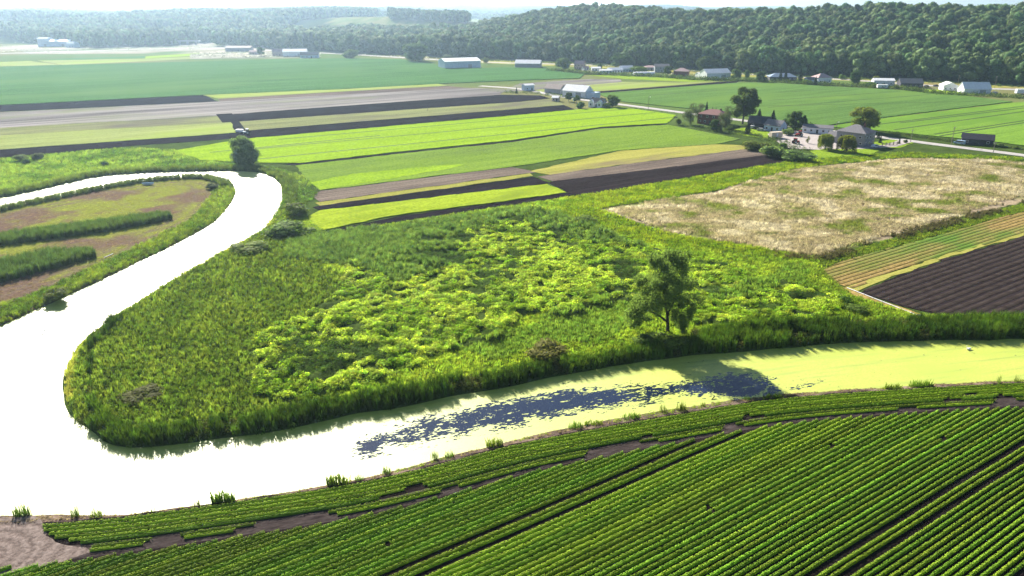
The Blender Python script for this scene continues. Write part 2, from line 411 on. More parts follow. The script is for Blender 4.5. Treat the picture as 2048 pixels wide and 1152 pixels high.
weed = mixc(t, ramp(t, strk, [(0.5, (0, 0, 0)), (0.68, (0.7, 0.7, 0.7))]), weed, (0.27, 0.35, 0.045))
weed = mixc(t, ramp(t, noise(t, wcoord(t, R(14), (0.5, 1.3, 1)), 1.1, 5, 0.7), [(0.66, (0, 0, 0)), (0.72, (0.6, 0.6, 0.6))]), weed, (0.10, 0.13, 0.035))
b1 = nd(t, 'ShaderNodeBsdfPrincipled'); t.links.new(weed, b1.inputs['Base Color']); b1.inputs['Roughness'].default_value = 0.54
b1.inputs['Specular IOR Level'].default_value = 1.0
bn = nd(t, 'ShaderNodeBump'); bn.inputs['Strength'].default_value = 0.12; bn.inputs['Distance'].default_value = 0.05
t.links.new(fine, bn.inputs['Height']); t.links.new(bn.outputs[0], b1.inputs['Normal'])
b2 = nd(t, 'ShaderNodeBsdfPrincipled'); b2.inputs['Base Color'].default_value = (0.011, 0.019, 0.044, 1); b2.inputs['Specular IOR Level'].default_value = 1.0; b2.inputs['Roughness'].default_value = 0.06
b2.inputs['IOR'].default_value = 1.33
mx = nd(t, 'ShaderNodeMixShader'); t.links.new(mask, mx.inputs[0]); t.links.new(b1.outputs[0], mx.inputs[1]); t.links.new(b2.outputs[0], mx.inputs[2])
t.links.new(mx.outputs[0], o.inputs[0])
wme.materials.append(m)
tag(link('water', wme), 'winding river covered in yellow-green duckweed with open patches', kind='structure')

# ------------------------------------------------------------------ fields, soil and roads as thin raised sheets
_lift = [0]
def ridges(field, poly, pitch, h, w, mat, ang=R(33), zb=0.1, name='ridges', skip=0.0, jit=0.15):
    """parallel ridges or plant lines clipped to a plot, one part of it"""
    u = np.array([math.cos(ang), math.sin(ang)]); nn = np.array([-u[1], u[0]]); p = np.array(poly); cc = p @ nn; uu = p @ u; V = []; F = []
    for c in np.arange(cc.min() + pitch / 2, cc.max(), pitch):
        hit = []
        for i in range(len(p)):
            a, b = cc[i], cc[(i + 1) % len(p)]
            if (a > c) != (b > c): f = (c - a) / (b - a); hit.append(uu[i] + f * (uu[(i + 1) % len(p)] - uu[i]))
        hit.sort()
        for a, b in zip(hit[::2], hit[1::2]):
            a += 0.4; b -= 0.4
            if b - a < 2: continue
            k = max(2, int((b - a) / 5)); ss = np.linspace(a, b, k); base = len(V)
            for s_ in ss:
                q = s_ * u + (c + (rng.random() - .5) * jit * pitch) * nn; hh = h * (0.7 + .6 * rng.random()) * (0.15 if rng.random() < skip else 1.0)
                for o_, z_ in ((-w / 2, 0.0), (0.0, hh), (w / 2, 0.0)): V.append((q[0] + nn[0] * o_, q[1] + nn[1] * o_, zb + z_))
            for j in range(k - 1):
                i0 = base + 3 * j; F += [(i0, i0 + 1, i0 + 4, i0 + 3), (i0 + 1, i0 + 2, i0 + 5, i0 + 4)]
    o = link(name, npmesh(name, np.array(V), np.array(F), mat), field); o['kind'] = 'stuff'; return o
def ragged(pts, step=3.5, jit=0.35):
    out = []; n = len(pts)
    for i in range(n):
        a = np.array(pts[i]); b = np.array(pts[(i + 1) % n]); L = np.linalg.norm(b - a); k = max(1, min(60, int(L / step)))
        nrm = np.array([-(b - a)[1], (b - a)[0]]) / (L + 1e-6)
        for j in range(k):
            q = a + (b - a) * j / k
            out.append(tuple(q + nrm * (rng.random() - 0.5) * 2 * jit if j else q))
    return out
def sheet(name, pts, mat, label, h=None, jit=0.55, parent=None, step=3.5):
    _lift[0] += 1
    z = h if h is not None else 0.06 + 0.008 * (_lift[0] % 14)
    pts = ragged(pts, step, jit) if jit else list(pts); n = len(pts)
    V = [(x, y, z) for x, y in pts] + [(x, y, -0.05) for x, y in pts]
    F = [tuple(range(n))] + [(i, i + n, (i + 1) % n + n, (i + 1) % n) for i in range(n)]
    me = bpy.data.meshes.new(name); me.from_pydata(V, [], F); me.update()
    bm = bmesh.new(); bm.from_mesh(me); bmesh.ops.recalc_face_normals(bm, faces=bm.faces); bm.to_mesh(me); bm.free()
    me.materials.append(mat); o = link(name, me, parent)
    if not parent: tag(o, label, kind='structure')
    return o
def band(name, pts, width, mat, label, h=None, parent=None, jit=0.0):
    """strip of constant width along a world path"""
    p = np.array(pts); tg = np.gradient(p, axis=0); tg /= np.linalg.norm(tg, axis=1)[:, None]; nr = np.stack([-tg[:, 1], tg[:, 0]], 1)
    L = p + nr * width / 2; Rr = p - nr * width / 2
    return sheet(name, [tuple(q) for q in L] + [tuple(q) for q in Rr[::-1]], mat, label, h, jit, parent)

M_TEAL = field_mat('teal_crop', (0.050, 0.125, 0.035), (0.075, 0.165, 0.05), pitch=3, mott=0.55, patch=(0.09, 0.17, 0.05), pscale=0.012)
M_GREEN = field_mat('green_crop', (0.072, 0.145, 0.035), (0.105, 0.185, 0.045), pitch=2.0, mott=0.5, patch=(0.12, 0.205, 0.04), pscale=0.015)
M_BRIGHT = field_mat('bright_crop', (0.12, 0.225, 0.03), (0.17, 0.285, 0.04), pitch=1.6, mott=0.55, patch=(0.105, 0.20, 0.03), pscale=0.02)
M_LIME = field_mat('lime_crop', (0.17, 0.29, 0.014), (0.25, 0.375, 0.022), pitch=1.4, mott=0.6, patch=(0.19, 0.30, 0.018), pscale=0.03)
M_YLIME = field_mat('yellow_crop', (0.21, 0.31, 0.02), (0.31, 0.385, 0.03), pitch=1.6, mott=0.6, patch=(0.19, 0.255, 0.025), pscale=0.06)
M_MID = field_mat('mixed_crop', (0.105, 0.185, 0.02), (0.18, 0.265, 0.035), pitch=1.3, mott=0.4, patch=(0.10, 0.14, 0.045), pscale=0.03)
M_PALE = field_mat('pale_crop', (0.20, 0.24, 0.08), (0.27, 0.31, 0.10), pitch=3.0, mott=0.35, patch=(0.25, 0.33, 0.06), pscale=0.02)
M_SOIL = field_mat('peat_soil', (0.010, 0.008, 0.011), (0.022, 0.017, 0.021), pitch=1.1, mott=0.4, rough=0.9)
M_SOIL2 = field_mat('ploughed_peat', (0.013, 0.010, 0.011), (0.034, 0.026, 0.028), pitch=1.9, mott=0.3, rough=0.9, bstr=0.9)
M_GREY = field_mat('grey_soil', (0.12, 0.105, 0.105), (0.25, 0.23, 0.215), pitch=5, along=0.008, mott=0.2, patch=(0.17, 0.185, 0.10), pscale=0.02)
M_BROWN = field_mat('dry_soil', (0.11, 0.085, 0.072), (0.18, 0.145, 0.115), pitch=1.6, mott=0.35, patch=(0.075, 0.06, 0.055), pscale=0.03)
M_YSTR = field_mat('yellow_stubble', (0.22, 0.23, 0.045), (0.33, 0.31, 0.08), pitch=1.4, mott=0.4, patch=(0.19, 0.155, 0.085), pscale=0.04)
M_SAGE = field_mat('sage_crop', (0.15, 0.165, 0.07), (0.22, 0.23, 0.10), pitch=2.5, mott=0.4, patch=(0.13, 0.12, 0.09), pscale=0.03)
M_ORANGE = field_mat('orange_rows', (0.20, 0.17, 0.04), (0.37, 0.25, 0.10), pitch=1.7, along=0.012, mott=0.18, patch=(0.13, 0.22, 0.035), pscale=0.045)
M_GRAVEL = plain('gravel', (0.36, 0.32, 0.30), 0.95, 0.1, 0.12, 0.5)
M_ROAD = plain('gravel_road', (0.36, 0.34, 0.32), 0.95, 0.1, 0.12, 0.4)
M_LAWN = field_mat('lawn', (0.15, 0.25, 0.02), (0.23, 0.32, 0.03), pitch=4, along=0.2, mott=0.7)
M_WORKS = field_mat('worked_ground', (0.14, 0.16, 0.09), (0.40, 0.36, 0.31), pitch=9, along=0.03, mott=0.25, patch=(0.12, 0.15, 0.07), pscale=0.012)
M_RDG = plain('ridge_soil', (0.04, 0.031, 0.028), 1.0, 0.0, 0.3, 0.4)
M_RDGB = plain('black_ridge_soil', (0.028, 0.021, 0.023), 1.0, 0.0, 0.3, 0.4)
M_RDGO = field_mat('orange_ridge', (0.17, 0.14, 0.04), (0.32, 0.22, 0.09), mott=0.6, patch=(0.09, 0.16, 0.03), pscale=0.045)
M_RDGG = field_mat('green_plant_line', (0.115, 0.205, 0.022), (0.19, 0.28, 0.042), mott=0.6)
M_TRACK = plain('wheel_track', (0.028, 0.05, 0.012), 0.95, 0.1)

sheet('crop_field', P((-700, 165), (-300, 148), (0, 134), (118, 131), (300, 126), (560, 119), (690, 117), (800, 119), (865, 128), (890, 136), (960, 137), (1010, 135), (1100, 138), (1170, 147), (1160, 157), (1040, 161), (880, 168), (700, 178), (420, 190), (0, 211), (-300, 228), (-700, 255)), M_TEAL, 'large hazy blue-green crop field at the far left', 0.5)
sheet('soil_strip', P((-500, 237), (0, 211), (405, 190), (437, 203), (0, 224), (-500, 250)), M_SOIL, 'dark soil strip along the near edge of the large hazy field')
sheet('crop_strip', P((405, 190), (700, 178), (870, 167), (895, 172), (690, 183), (437, 198)), M_PALE, 'narrow pale green strip beside the large hazy field', 0.25)
sheet('soil_strip', P((437, 198), (690, 183), (895, 172), (930, 176), (690, 189), (440, 203)), M_BROWN, 'thin brown strip in front of the narrow pale green strip')
_f = sheet('crop_field', P((-500, 252), (0, 225), (440, 203), (690, 189), (930, 176), (1010, 178), (1000, 190), (800, 204), (512, 225), (450, 231), (0, 256), (-500, 286)), M_GREY, 'grey-brown field of thin young rows')
sheet('crop_strip', P((-500, 286), (0, 256), (450, 232), (462, 245), (0, 272), (-500, 300)), M_SAGE, 'dull olive strip left of the farm track')
sheet('crop_strip', P((-500, 300), (0, 272), (462, 245), (472, 266), (0, 300), (-500, 335)), M_PALE, 'pale green strip left of the farm track', 0.25)
sheet('soil_strip', P((-500, 335), (0, 300), (472, 266), (486, 276), (250, 293), (0, 316), (-500, 352)), M_SOIL, 'dark soil strip above the left meadow')
sheet('soil_strip', P((446, 231), (512, 225), (800, 204), (1000, 190), (1080, 191), (1100, 197), (1024, 205), (512, 241), (460, 245)), M_SOIL, 'upper of two long dark soil strips')
sheet('crop_strip', P((460, 245), (512, 241), (1024, 205), (1112, 199), (1128, 211), (1024, 219), (512, 260), (478, 263)), M_SAGE, 'grey-green strip between two long dark soil strips')
sheet('soil_strip', P((470, 263), (512, 260), (1024, 219), (1128, 210), (1150, 220), (1024, 232), (512, 276), (484, 278)), M_SOIL, 'lower of two long dark soil strips')
band('path', P((448, 228), (462, 245), (474, 262), (488, 282)), 9, M_SOIL, 'dark dirt track between the far strips', 0.19)
lime = sheet('crop_field', P((350, 302), (484, 279), (1024, 232), (1150, 220), (1240, 214), (1352, 231), (1335, 247), (1200, 255), (1024, 281), (800, 304), (600, 327), (500, 326), (400, 321)), M_LIME, 'long bright lime green crop field', 0.3)
for a, b in [((557, 280), (1274, 217)), ((512, 299), (1310, 226)), ((512, 320), (1354, 235)), ((420, 306), (760, 272))]:
    pa, pb = np.array(G(*a)), np.array(G(*b)); band('wheel_track', [tuple(pa), tuple((pa + pb) / 2), tuple(pb)], 1.1, M_TRACK, None, 0.32, lime)
sheet('soil_strip', P((566, 329), (800, 305), (1024, 282), (1200, 255), (1320, 247), (1335, 249), (1200, 257), (1024, 284), (800, 307), (590, 331)), M_SOIL, 'thin dark furrow below the bright lime field')
_f = sheet('crop_field', P((590, 332), (800, 308), (1024, 285), (1200, 258), (1335, 250), (1480, 278), (1430, 289), (1240, 301), (1024, 334), (640, 381), (612, 358)), M_MID, 'mid green striped crop field', 0.2)
ridges(_f, P((590, 332), (800, 308), (1024, 285), (1200, 258), (1335, 250), (1480, 278), (1430, 289), (1240, 301), (1024, 334), (640, 381), (612, 358)), 2.2, 0.10, 1.2, M_RDGG, zb=0.19, skip=0.15)
sheet('crop_strip', P((620, 366), (700, 350), (870, 332), (930, 330), (900, 338), (760, 362), (640, 381)), M_LIME, 'lime green patch at the foot of the mid green striped field', 0.26)
sheet('soil_strip', P((622, 392), (640, 382), (1024, 335), (1075, 345), (1024, 351), (640, 404)), M_BROWN, 'dry brown strip below the mid green striped field')
sheet('crop_strip', P((1060, 343), (1240, 302), (1430, 289), (1495, 291), (1505, 297), (1300, 322), (1100, 350)), M_YSTR, 'yellowish stubble strip near the farmyard hedge')
sheet('crop_strip', P((630, 406), (1024, 352), (1060, 347), (1066, 352), (1024, 359), (640, 412)), M_YSTR, 'thin yellow line between brown and black soil')
sheet('soil_strip', P((1075, 354), (1100, 350), (1300, 323), (1505, 297), (1540, 303), (1560, 307), (1300, 340), (1105, 363)), M_BROWN, 'dry brown strip above the large black soil plot')
sheet('soil_strip', P((626, 415), (640, 412), (1024, 360), (1066, 354), (1100, 366), (1024, 377), (780, 405), (640, 421)), M_SOIL, 'black soil strip above the yellow-green strip')
_f = sheet('soil_plot', P((1096, 366), (1106, 363), (1300, 340), (1560, 307), (1585, 322), (1400, 350), (1180, 391), (1142, 388)), M_SOIL2, 'large black soil plot beside the bright grass verge')
ridges(_f, P((1096, 366), (1106, 363), (1300, 340), (1560, 307), (1585, 322), (1400, 350), (1180, 391), (1142, 388)), 1.8, 0.15, 0.9, M_RDGB, zb=0.13)
_f = sheet('crop_strip', P((598, 460), (612, 438), (640, 422), (780, 406), (1024, 377), (1094, 369), (1132, 386), (1024, 401), (800, 430), (690, 452), (640, 462)), M_YLIME, 'yellow-green strip bordered by black soil', 0.28)
ridges(_f, P((598, 460), (612, 438), (640, 422), (780, 406), (1024, 377), (1094, 369), (1132, 386), (1024, 401), (800, 430), (690, 452), (640, 462)), 1.6, 0.10, 0.9, M_YLIME, zb=0.27, skip=0.2)
sheet('soil_strip', P((648, 464), (700, 452), (800, 432), (1024, 402), (1134, 386), (1170, 392), (1024, 413), (800, 442), (720, 456), (670, 468)), M_SOIL, 'black soil strip along the top of the marsh')
sheet('soil_strip', P((1000, 184), (1040, 167), (1180, 158), (1240, 159), (1245, 164), (1100, 176), (1060, 181)), M_GREY, 'grey soil field behind the white barn by the lane')
sheet('crop_strip', P((1060, 182), (1100, 177), (1245, 164), (1350, 165), (1440, 163), (1330, 172), (1185, 183), (1120, 186)), M_PALE, 'pale tan strip behind the white barn by the lane')
sheet('soil_strip', P((1185, 184), (1330, 173), (1440, 164), (1480, 162), (1470, 166), (1330, 176), (1190, 187)), M_SOIL, 'thin dark strip edging the right-hand green field')
g1 = sheet('crop_field', P((1192, 188), (1330, 177), (1475, 166), (1560, 167), (1650, 173), (1730, 177), (1800, 181), (1920, 191), (2025, 204), (1900, 219), (1762, 236), (1650, 252), (1560, 242), (1400, 220), (1245, 204)), M_GREEN, 'wide green crop field behind the farmstead trees', 0.4)
for a, b in [((1560, 186), (1700, 177)), ((1536, 202), (1800, 184)), ((1536, 216), (1860, 190)), ((1400, 216), (1990, 203)), ((1300, 192), (1540, 174))]:
    pa, pb = np.array(G(*a)), np.array(G(*b)); band('wheel_track', [tuple(pa), tuple((pa + pb) / 2), tuple(pb)], 1.1, M_TRACK, None, 0.42, g1)
g2 = sheet('crop_field', P((1656, 254), (1762, 238), (1900, 221), (2025, 206), (2200, 195), (2250, 300), (2048, 292), (1985, 284), (1880, 274), (1780, 264)), M_BRIGHT, 'brighter green crop field at the right edge', 0.35)
for a, b in [((1756, 250), (2090, 208)), ((1800, 247), (2090, 212)), ((1788, 261), (2090, 218)), ((1868, 270), (2090, 236)), ((1880, 273), (2090, 240))]:
    pa, pb = np.array(G(*a)), np.array(G(*b)); band('wheel_track', [tuple(pa), tuple((pa + pb) / 2), tuple(pb)], 1.4, M_TRACK, None, 0.37, g2)
_f = sheet('crop_field', P((1645, 540), (1680, 524), (2048, 424), (2300, 365), (2300, 410), (2048, 466), (1885, 512), (1760, 552), (1705, 578), (1660, 562)), M_ORANGE, 'orange-brown and green striped field at the right')
ridges(_f, P((1645, 540), (1680, 524), (2048, 424), (2300, 365), (2300, 410), (2048, 466), (1885, 512), (1760, 552), (1705, 578), (1660, 562)), 1.5, 0.10, 1.0, M_RDGO, zb=0.15)
sheet('crop_strip', P((1690, 576), (1760, 552), (1885, 512), (2048, 466), (2048, 471), (1890, 518), (1770, 560), (1712, 584)), M_YSTR, 'yellow straw edge of the ploughed field')
_f = sheet('soil_plot', P((1720, 586), (1770, 562), (1890, 519), (2048, 472), (2300, 415), (2300, 640), (2048, 633), (1880, 630), (1800, 612)), M_SOIL2, 'dark ploughed field at the right edge')
ridges(_f, P((1720, 586), (1770, 562), (1890, 519), (2048, 472), (2300, 415), (2300, 640), (2048, 633), (1880, 630), (1800, 612)), 1.9, 0.13, 1.2, M_RDG, zb=0.13)
sheet('path', P((1640, 552), (1690, 576), (1800, 614), (1850, 632), (1800, 632), (1720, 602), (1655, 572)), M_ORANGE, 'orange dirt headland beside the ploughed field')
road = smooth_path(P((960, 172), (1040, 178), (1100, 189), (1160, 199), (1240, 209), (1370, 226), (1500, 243), (1650, 261), (1780, 277), (1880, 290), (2048, 311), (2300, 345)), 4)
band('road', road, 6.5, M_ROAD, 'pale gravel lane past the farmstead', 0.14)
sheet('yard', P((1535, 268), (1590, 262), (1670, 262), (1690, 275), (1680, 292), (1640, 300), (1580, 297), (1560, 288)), M_GRAVEL, 'pale gravel farmyard')
band('driveway', P((1660, 296), (1720, 296), (1780, 292), (1820, 280)), 6, M_GRAVEL, 'gravel drive round the grey house', 0.12)
sheet('lawn', P((1455, 262), (1490, 256), (1540, 265), (1535, 278), (1490, 272)), M_LAWN, 'mown lawn beside the brick house', 0.1)
sheet('lawn', P((1620, 302), (1680, 294), (1760, 300), (1740, 312), (1640, 316)), M_LAWN, 'mown lawn below the weeping willows', 0.1)
sheet('lawn', P((1745, 285), (1790, 278), (1830, 284), (1800, 296), (1760, 296)), M_LAWN, 'mown lawn right of the grey house', 0.1)
hwy = smooth_path(P((-300, 110), (0, 107), (200, 101), (420, 96), (600, 104), (720, 110), (960, 124), (1240, 132), (1500, 149), (1700, 160), (1900, 174), (2048, 180), (2400, 195)), 4)
band('road', hwy, 11, M_ROAD, 'pale main road along the foot of the wooded hill', 0.12)
for i, (q, mt, lb) in enumerate([
    (((-100, 128), (60, 122), (120, 130), (0, 133), (-100, 137)), M_PALE, 'pale far plot at the left edge beyond the hazy field'),
    (((75, 121), (300, 117), (420, 112), (420, 116), (300, 122), (125, 130)), M_PALE, 'long pale far plot beyond the hazy field'),
    (((290, 113), (400, 106), (395, 111), (290, 117)), M_LIME, 'small yellow-green far plot near the sheds'),
    (((130, 117), (290, 112), (290, 117), (80, 121)), M_TEAL, 'dull green far plot below the works'),
    (((380, 108), (500, 103), (640, 108), (640, 116), (520, 117), (380, 118)), M_WORKS, 'bright bare ground round the far sheds'),
    (((30, 98), (200, 94), (420, 90), (520, 92), (420, 100), (60, 108)), M_WORKS, 'bright bare ground of the far works')]):
    sheet('yard' if mt is M_WORKS else 'crop_strip', P(*q), mt, lb, jit=1.0, step=12)
sheet('lawn', P((1840, 178), (1890, 180), (1960, 190), (1900, 193), (1850, 186)), M_LAWN, 'lawn between the houses at the foot of the hill', 0.1)
sheet('verge', P((1170, 150), (1300, 150), (1400, 156), (1480, 160), (1380, 164), (1250, 158)), M_LAWN, 'weedy grass in front of the greenhouses', 0.09)
sheet('verge', P((960, 119), (1200, 127), (1400, 142), (1700, 156), (2048, 174), (2200, 181), (2200, 186), (2048, 181), (1700, 162), (1400, 150), (1200, 136), (960, 126)), M_YSTR, 'dry grass verge of the main road', 0.08)

# ------------------------------------------------------------------ foreground field: soil, headland, crop rows
TH = R(33); U = np.array([math.cos(TH), math.sin(TH)]); NN = np.array([-math.sin(TH), math.cos(TH)])
edge_px = [(-400, 1085), (-100, 1066), (80, 1052), (250, 1037), (512, 1001), (700, 972), (850, 939), (1024, 894), (1174, 864), (1350, 833), (1536, 803), (1750, 785), (2048, 768), (2400, 752)]
EDGE = np.array(smooth_path(P(*edge_px), 12))
def resample(p, st):
    p = np.asarray(p); s = np.concatenate([[0], np.cumsum(np.linalg.norm(np.diff(p, axis=0), axis=1))])
    q = np.arange(0, s[-1], st); return np.stack([np.interp(q, s, p[:, 0]), np.interp(q, s, p[:, 1])], 1)
EDGE = resample(EDGE, 0.5)
def offset_edge(d):
    tg = np.gradient(EDGE, axis=0); tg /= np.linalg.norm(tg, axis=1)[:, None]
    return EDGE + np.stack([tg[:, 1], -tg[:, 0]], 1) * d
# soil material: peat, colour darkened for shade between rows; headland paler and drier
m, t, o = newmat('field_soil')
f1 = noise(t, wcoord(t), 3.0, 6, 0.72); f2 = noise(t, wcoord(t, R(20), (0.3, 1, 1)), 0.35, 4)
c = ramp(t, math_(t, 'ADD', math_(t, 'MULTIPLY', f1, 0.6), math_(t, 'MULTIPLY', f2, 0.4)), [(0.3, (0.008, 0.006, 0.006)), (0.52, (0.020, 0.015, 0.015)), (0.72, (0.055, 0.043, 0.042))])
bsdf(t, o, c, 1.0, 0.0, f1, 0.8, 0.12); M_FSOIL = m
e0 = offset_edge(-0.6)[::6]
soil_pts = [tuple(q) for q in e0] + [(190, 40), (-140, 40)]
sheet('soil', soil_pts, M_FSOIL, 'bare shade-darkened soil under the foreground crop rows', 0.02, jit=0.25, step=1.2)
m, t, o = newmat('headland_soil')
f1 = noise(t, wcoord(t, R(20), (0.25, 1, 1)), 2.2, 6, 0.72)
bsdf(t, o, ramp(t, f1, [(0.3, (0.022, 0.017, 0.017)), (0.55, (0.055, 0.043, 0.041)), (0.75, (0.12, 0.098, 0.094))]), 1.0, 0.0, f1, 0.8, 0.12); M_HEAD = m
hl = offset_edge(4.35)[::4]; hr_ = offset_edge(6.9)[::4]
sheet('headland', [tuple(q) for q in hl] + [tuple(q) for q in hr_[::-1]], M_HEAD, 'dry paler soil of the rutted headland between the crop rows', 0.032, jit=0.25, step=1.2)
# pale trampled corner with curved wheel ruts
m, t, o = newmat('trampled_dirt')
cx0, cy0 = G(-30, 1118)
g = nd(t, 'ShaderNodeNewGeometry'); mp = nd(t, 'ShaderNodeVectorMath', operation='SUBTRACT'); mp.inputs[1].default_value = (cx0, cy0, 0)
t.links.new(g.outputs['Position'], mp.inputs[0])
wv = nd(t, 'ShaderNodeTexWave', wave_type='RINGS', rings_direction='Z'); wv.inputs['Scale'].default_value = 0.19; wv.inputs['Distortion'].default_value = 6.0
wv.inputs['Detail'].default_value = 3; wv.inputs['Detail Scale'].default_value = 1.3
t.links.new(mp.outputs[0], wv.inputs['Vector'])
f1 = noise(t, wcoord(t), 2.2, 6, 0.7); f2 = noise(t, wcoord(t), 0.25, 3)
v = math_(t, 'ADD', math_(t, 'MULTIPLY', wv.outputs[1], 0.14), math_(t, 'MULTIPLY', f1, 0.86))
c = ramp(t, v, [(0.28, (0.07, 0.053, 0.047)), (0.5, (0.18, 0.142, 0.125)), (0.72, (0.30, 0.245, 0.22))])
bsdf(t, o, c, 1.0, 0.0, v, 0.9, 0.2); M_DIRT = m
sheet('dirt_patch', P((-300, 1050), (-60, 1037), (70, 1033), (86, 1048), (92, 1072), (112, 1085), (150, 1093), (185, 1104), (110, 1128), (40, 1152), (-10, 1185), (-300, 1240)), M_DIRT, 'pale trampled dirt corner with curved wheel ruts at lower left', 0.045, jit=0.3, step=1.0)

def quads(C, N, ln, wd, rg):
    n = len(C); N = N / (np.linalg.norm(N, axis=1)[:, None] + 1e-9)
    a = rg.normal(size=(n, 3)); a -= (a * N).sum(1)[:, None] * N; a /= np.linalg.norm(a, axis=1)[:, None] + 1e-9
    b = np.cross(N, a); ln = np.broadcast_to(ln, n)[:, None] / 2; wd = np.broadcast_to(wd, n)[:, None] / 2
    V = np.stack([C - a * ln, C + b * wd, C + a * ln, C - b * wd], 1).reshape(-1, 3)
    return V, np.arange(n * 4).reshape(-1, 4)
def row_mesh(path, keep, rg, wid=0.205, hgt=0.44, dens=44):
    """a crop row: a low hump with leaves over it; keep() says where plants stand"""
    p = resample(path, 0.3)
    if len(p) < 3: return None
    tg = np.gradient(p, axis=0); tg /= np.linalg.norm(tg, axis=1)[:, None]; nr = np.stack([-tg[:, 1], tg[:, 0]], 1)
    k = keep(p); M = len(p)
    # hump
    prof = [(-1, 0), (-0.8, 0.55), (0, 0.86), (0.8, 0.55), (1, 0)]
    w = wid * 0.8 * (0.85 + 0.3 * rg.random(M)) * k; h = hgt * (0.8 + 0.25 * rg.random(M)) * k
    V = np.zeros((M, 5, 3))
    for j, (a, b) in enumerate(prof):
        V[:, j, :2] = p + nr * (a * w)[:, None]; V[:, j, 2] = 0.015 + b * h - 0.05 * (1 - k)
    i = (np.arange(M - 1)[:, None] * 5 + np.arange(4)[None, :]).ravel(); F = np.stack([i, i + 1, i + 6, i + 5], 1)
    seg = np.repeat((k[:-1] > 0.3) & (k[1:] > 0.3), 4); F = F[seg]
    # leaves
    L = M * 0.3; n = int(L * dens); s = rg.random(n) * (M - 1.01); i0 = s.astype(int); fr = (s - i0)[:, None]
    c = p[i0] * (1 - fr) + p[i0 + 1] * fr; ok = rg.random(n) < k[i0]; c = c[ok]; n = len(c); nn = nr[i0[ok]]
    ph = np.pi * (0.08 + 0.84 * rg.random(n)); rr = 0.85 + 0.35 * rg.random(n)
    C = np.zeros((n, 3)); C[:, :2] = c + nn * (np.cos(ph) * wid * rr)[:, None]; C[:, 2] = 0.04 + np.sin(ph) * hgt * rr
    Nn = np.zeros((n, 3)); Nn[:, :2] = nn * np.cos(ph)[:, None]; Nn[:, 2] = np.sin(ph) + 0.3; Nn += rg.normal(size=(n, 3)) * 0.36
    V2, F2 = quads(C, Nn, 0.15 + 0.1 * rg.random(n), 0.09 + 0.05 * rg.random(n), rg)
    return np.concatenate([V.reshape(-1, 3), V2]), np.concatenate([F, F2 + M * 5])
M_CROP = leaf_mat('crop_leaf', (0.18, 0.295, 0.021), var=0.45, trans=0.1, hue=0.018, tfac=1.7)
def keep_full(p): return np.ones(len(p)) * (vnoise(p[:, 0], p[:, 1], 2.2, 301) > 0.03)
def keep_small(p):
    k = np.ones(len(p))
    for q in ((1420, 1020), (1663, 893), (1885, 878), (780, 1092)):
        c = G(*q); k[np.hypot(p[:, 0] - c[0], p[:, 1] - c[1]) < 0.3 + 0.4 * vnoise(p[:, 0], p[:, 1], 0.4, 77)] = 0.0
    return k * (0.85 + 0.15 * vnoise(p[:, 0], p[:, 1], 3.0, 311))
left_ends = [84, 88, 93, 108, 132, 160]
offs = [(0.3, 0.0), (1.1, 0.0), (1.9, 0.0), (2.7, 0.02), (3.45, 0.06), (4.15, 0.2), (5.1, 0.2), (5.8, 0.3)]
for i, (of, brk) in enumerate(offs):
    path = offset_edge(of); px, py = PXL(path[:, 0], path[:, 1])
    path = path[(px > (left_ends[i] if i < 6 else 178)) & (px < 2120)]
    def kp(p, brk=brk, i=i):
        s = (p[:, 0] * math.cos(R(18)) + p[:, 1] * math.sin(R(18)))
        return (vnoise(s, s * 0 + i // 6 * 3.7, 4.5, 321 + (i // 2) * 5) > brk * 1.05).astype(float) * (0.75 + 0.25 * vnoise(s, s * 0, 1.2, 331 + i))
    r = row_mesh(path, kp, rng, 0.17, 0.40, 38)
    o = link('crop_row', npmesh('crop_row', r[0], r[1], M_CROP))
    tag(o, ['outermost leafy crop row along the river bank', 'second leafy crop row from the river bank', 'third leafy crop row from the river bank', 'fourth leafy crop row from the river bank', 'fifth leafy crop row from the river bank', 'patchy sixth crop row from the river bank, above the headland ruts', 'broken crop row in short pieces between the headland ruts', 'lowest broken crop row, just above the diagonal rows'][i], 'crop row', 'crop rows following the river bank')
# diagonal rows
head = offset_edge(6.9)
cA = float(np.dot(G(1214, 964), NN)); cB = float(np.dot(G(1252, 971), NN)); t1 = (cA + cB) / 2
cC = float(np.dot(G(1842, 1013), NN)); cD = float(np.dot(G(1880, 1032), NN)); t2 = (cC + cD) / 2
span = t1 - t2; cs = []; role = {}
for k in range(-1, 3):
    c0 = t1 - k * span
    for s in (-0.4, 0.4): cs.append(c0 + s); role[c0 + s] = 'pair%d' % k
    n = int(round((span - 3.6) / 0.8)); 
    for j in range(n + 1): cs.append(c0 - 1.8 - (span - 3.6) * j / n)
hc = head @ NN
nrow = 0; tot_len = 0; cnts = {}
_o1 = 'zeroth first second third fourth fifth sixth seventh eighth ninth tenth eleventh twelfth thirteenth fourteenth fifteenth sixteenth seventeenth eighteenth nineteenth'.split(); _o2 = {2: 'twenty', 3: 'thirty', 4: 'forty', 5: 'fifty', 6: 'sixty'}
def ordin(n): return _o1[n] if n < 20 else (_o2[n // 10] + '-' + _o1[n % 10] if n % 10 else _o2[n // 10][:-1] + 'ieth')
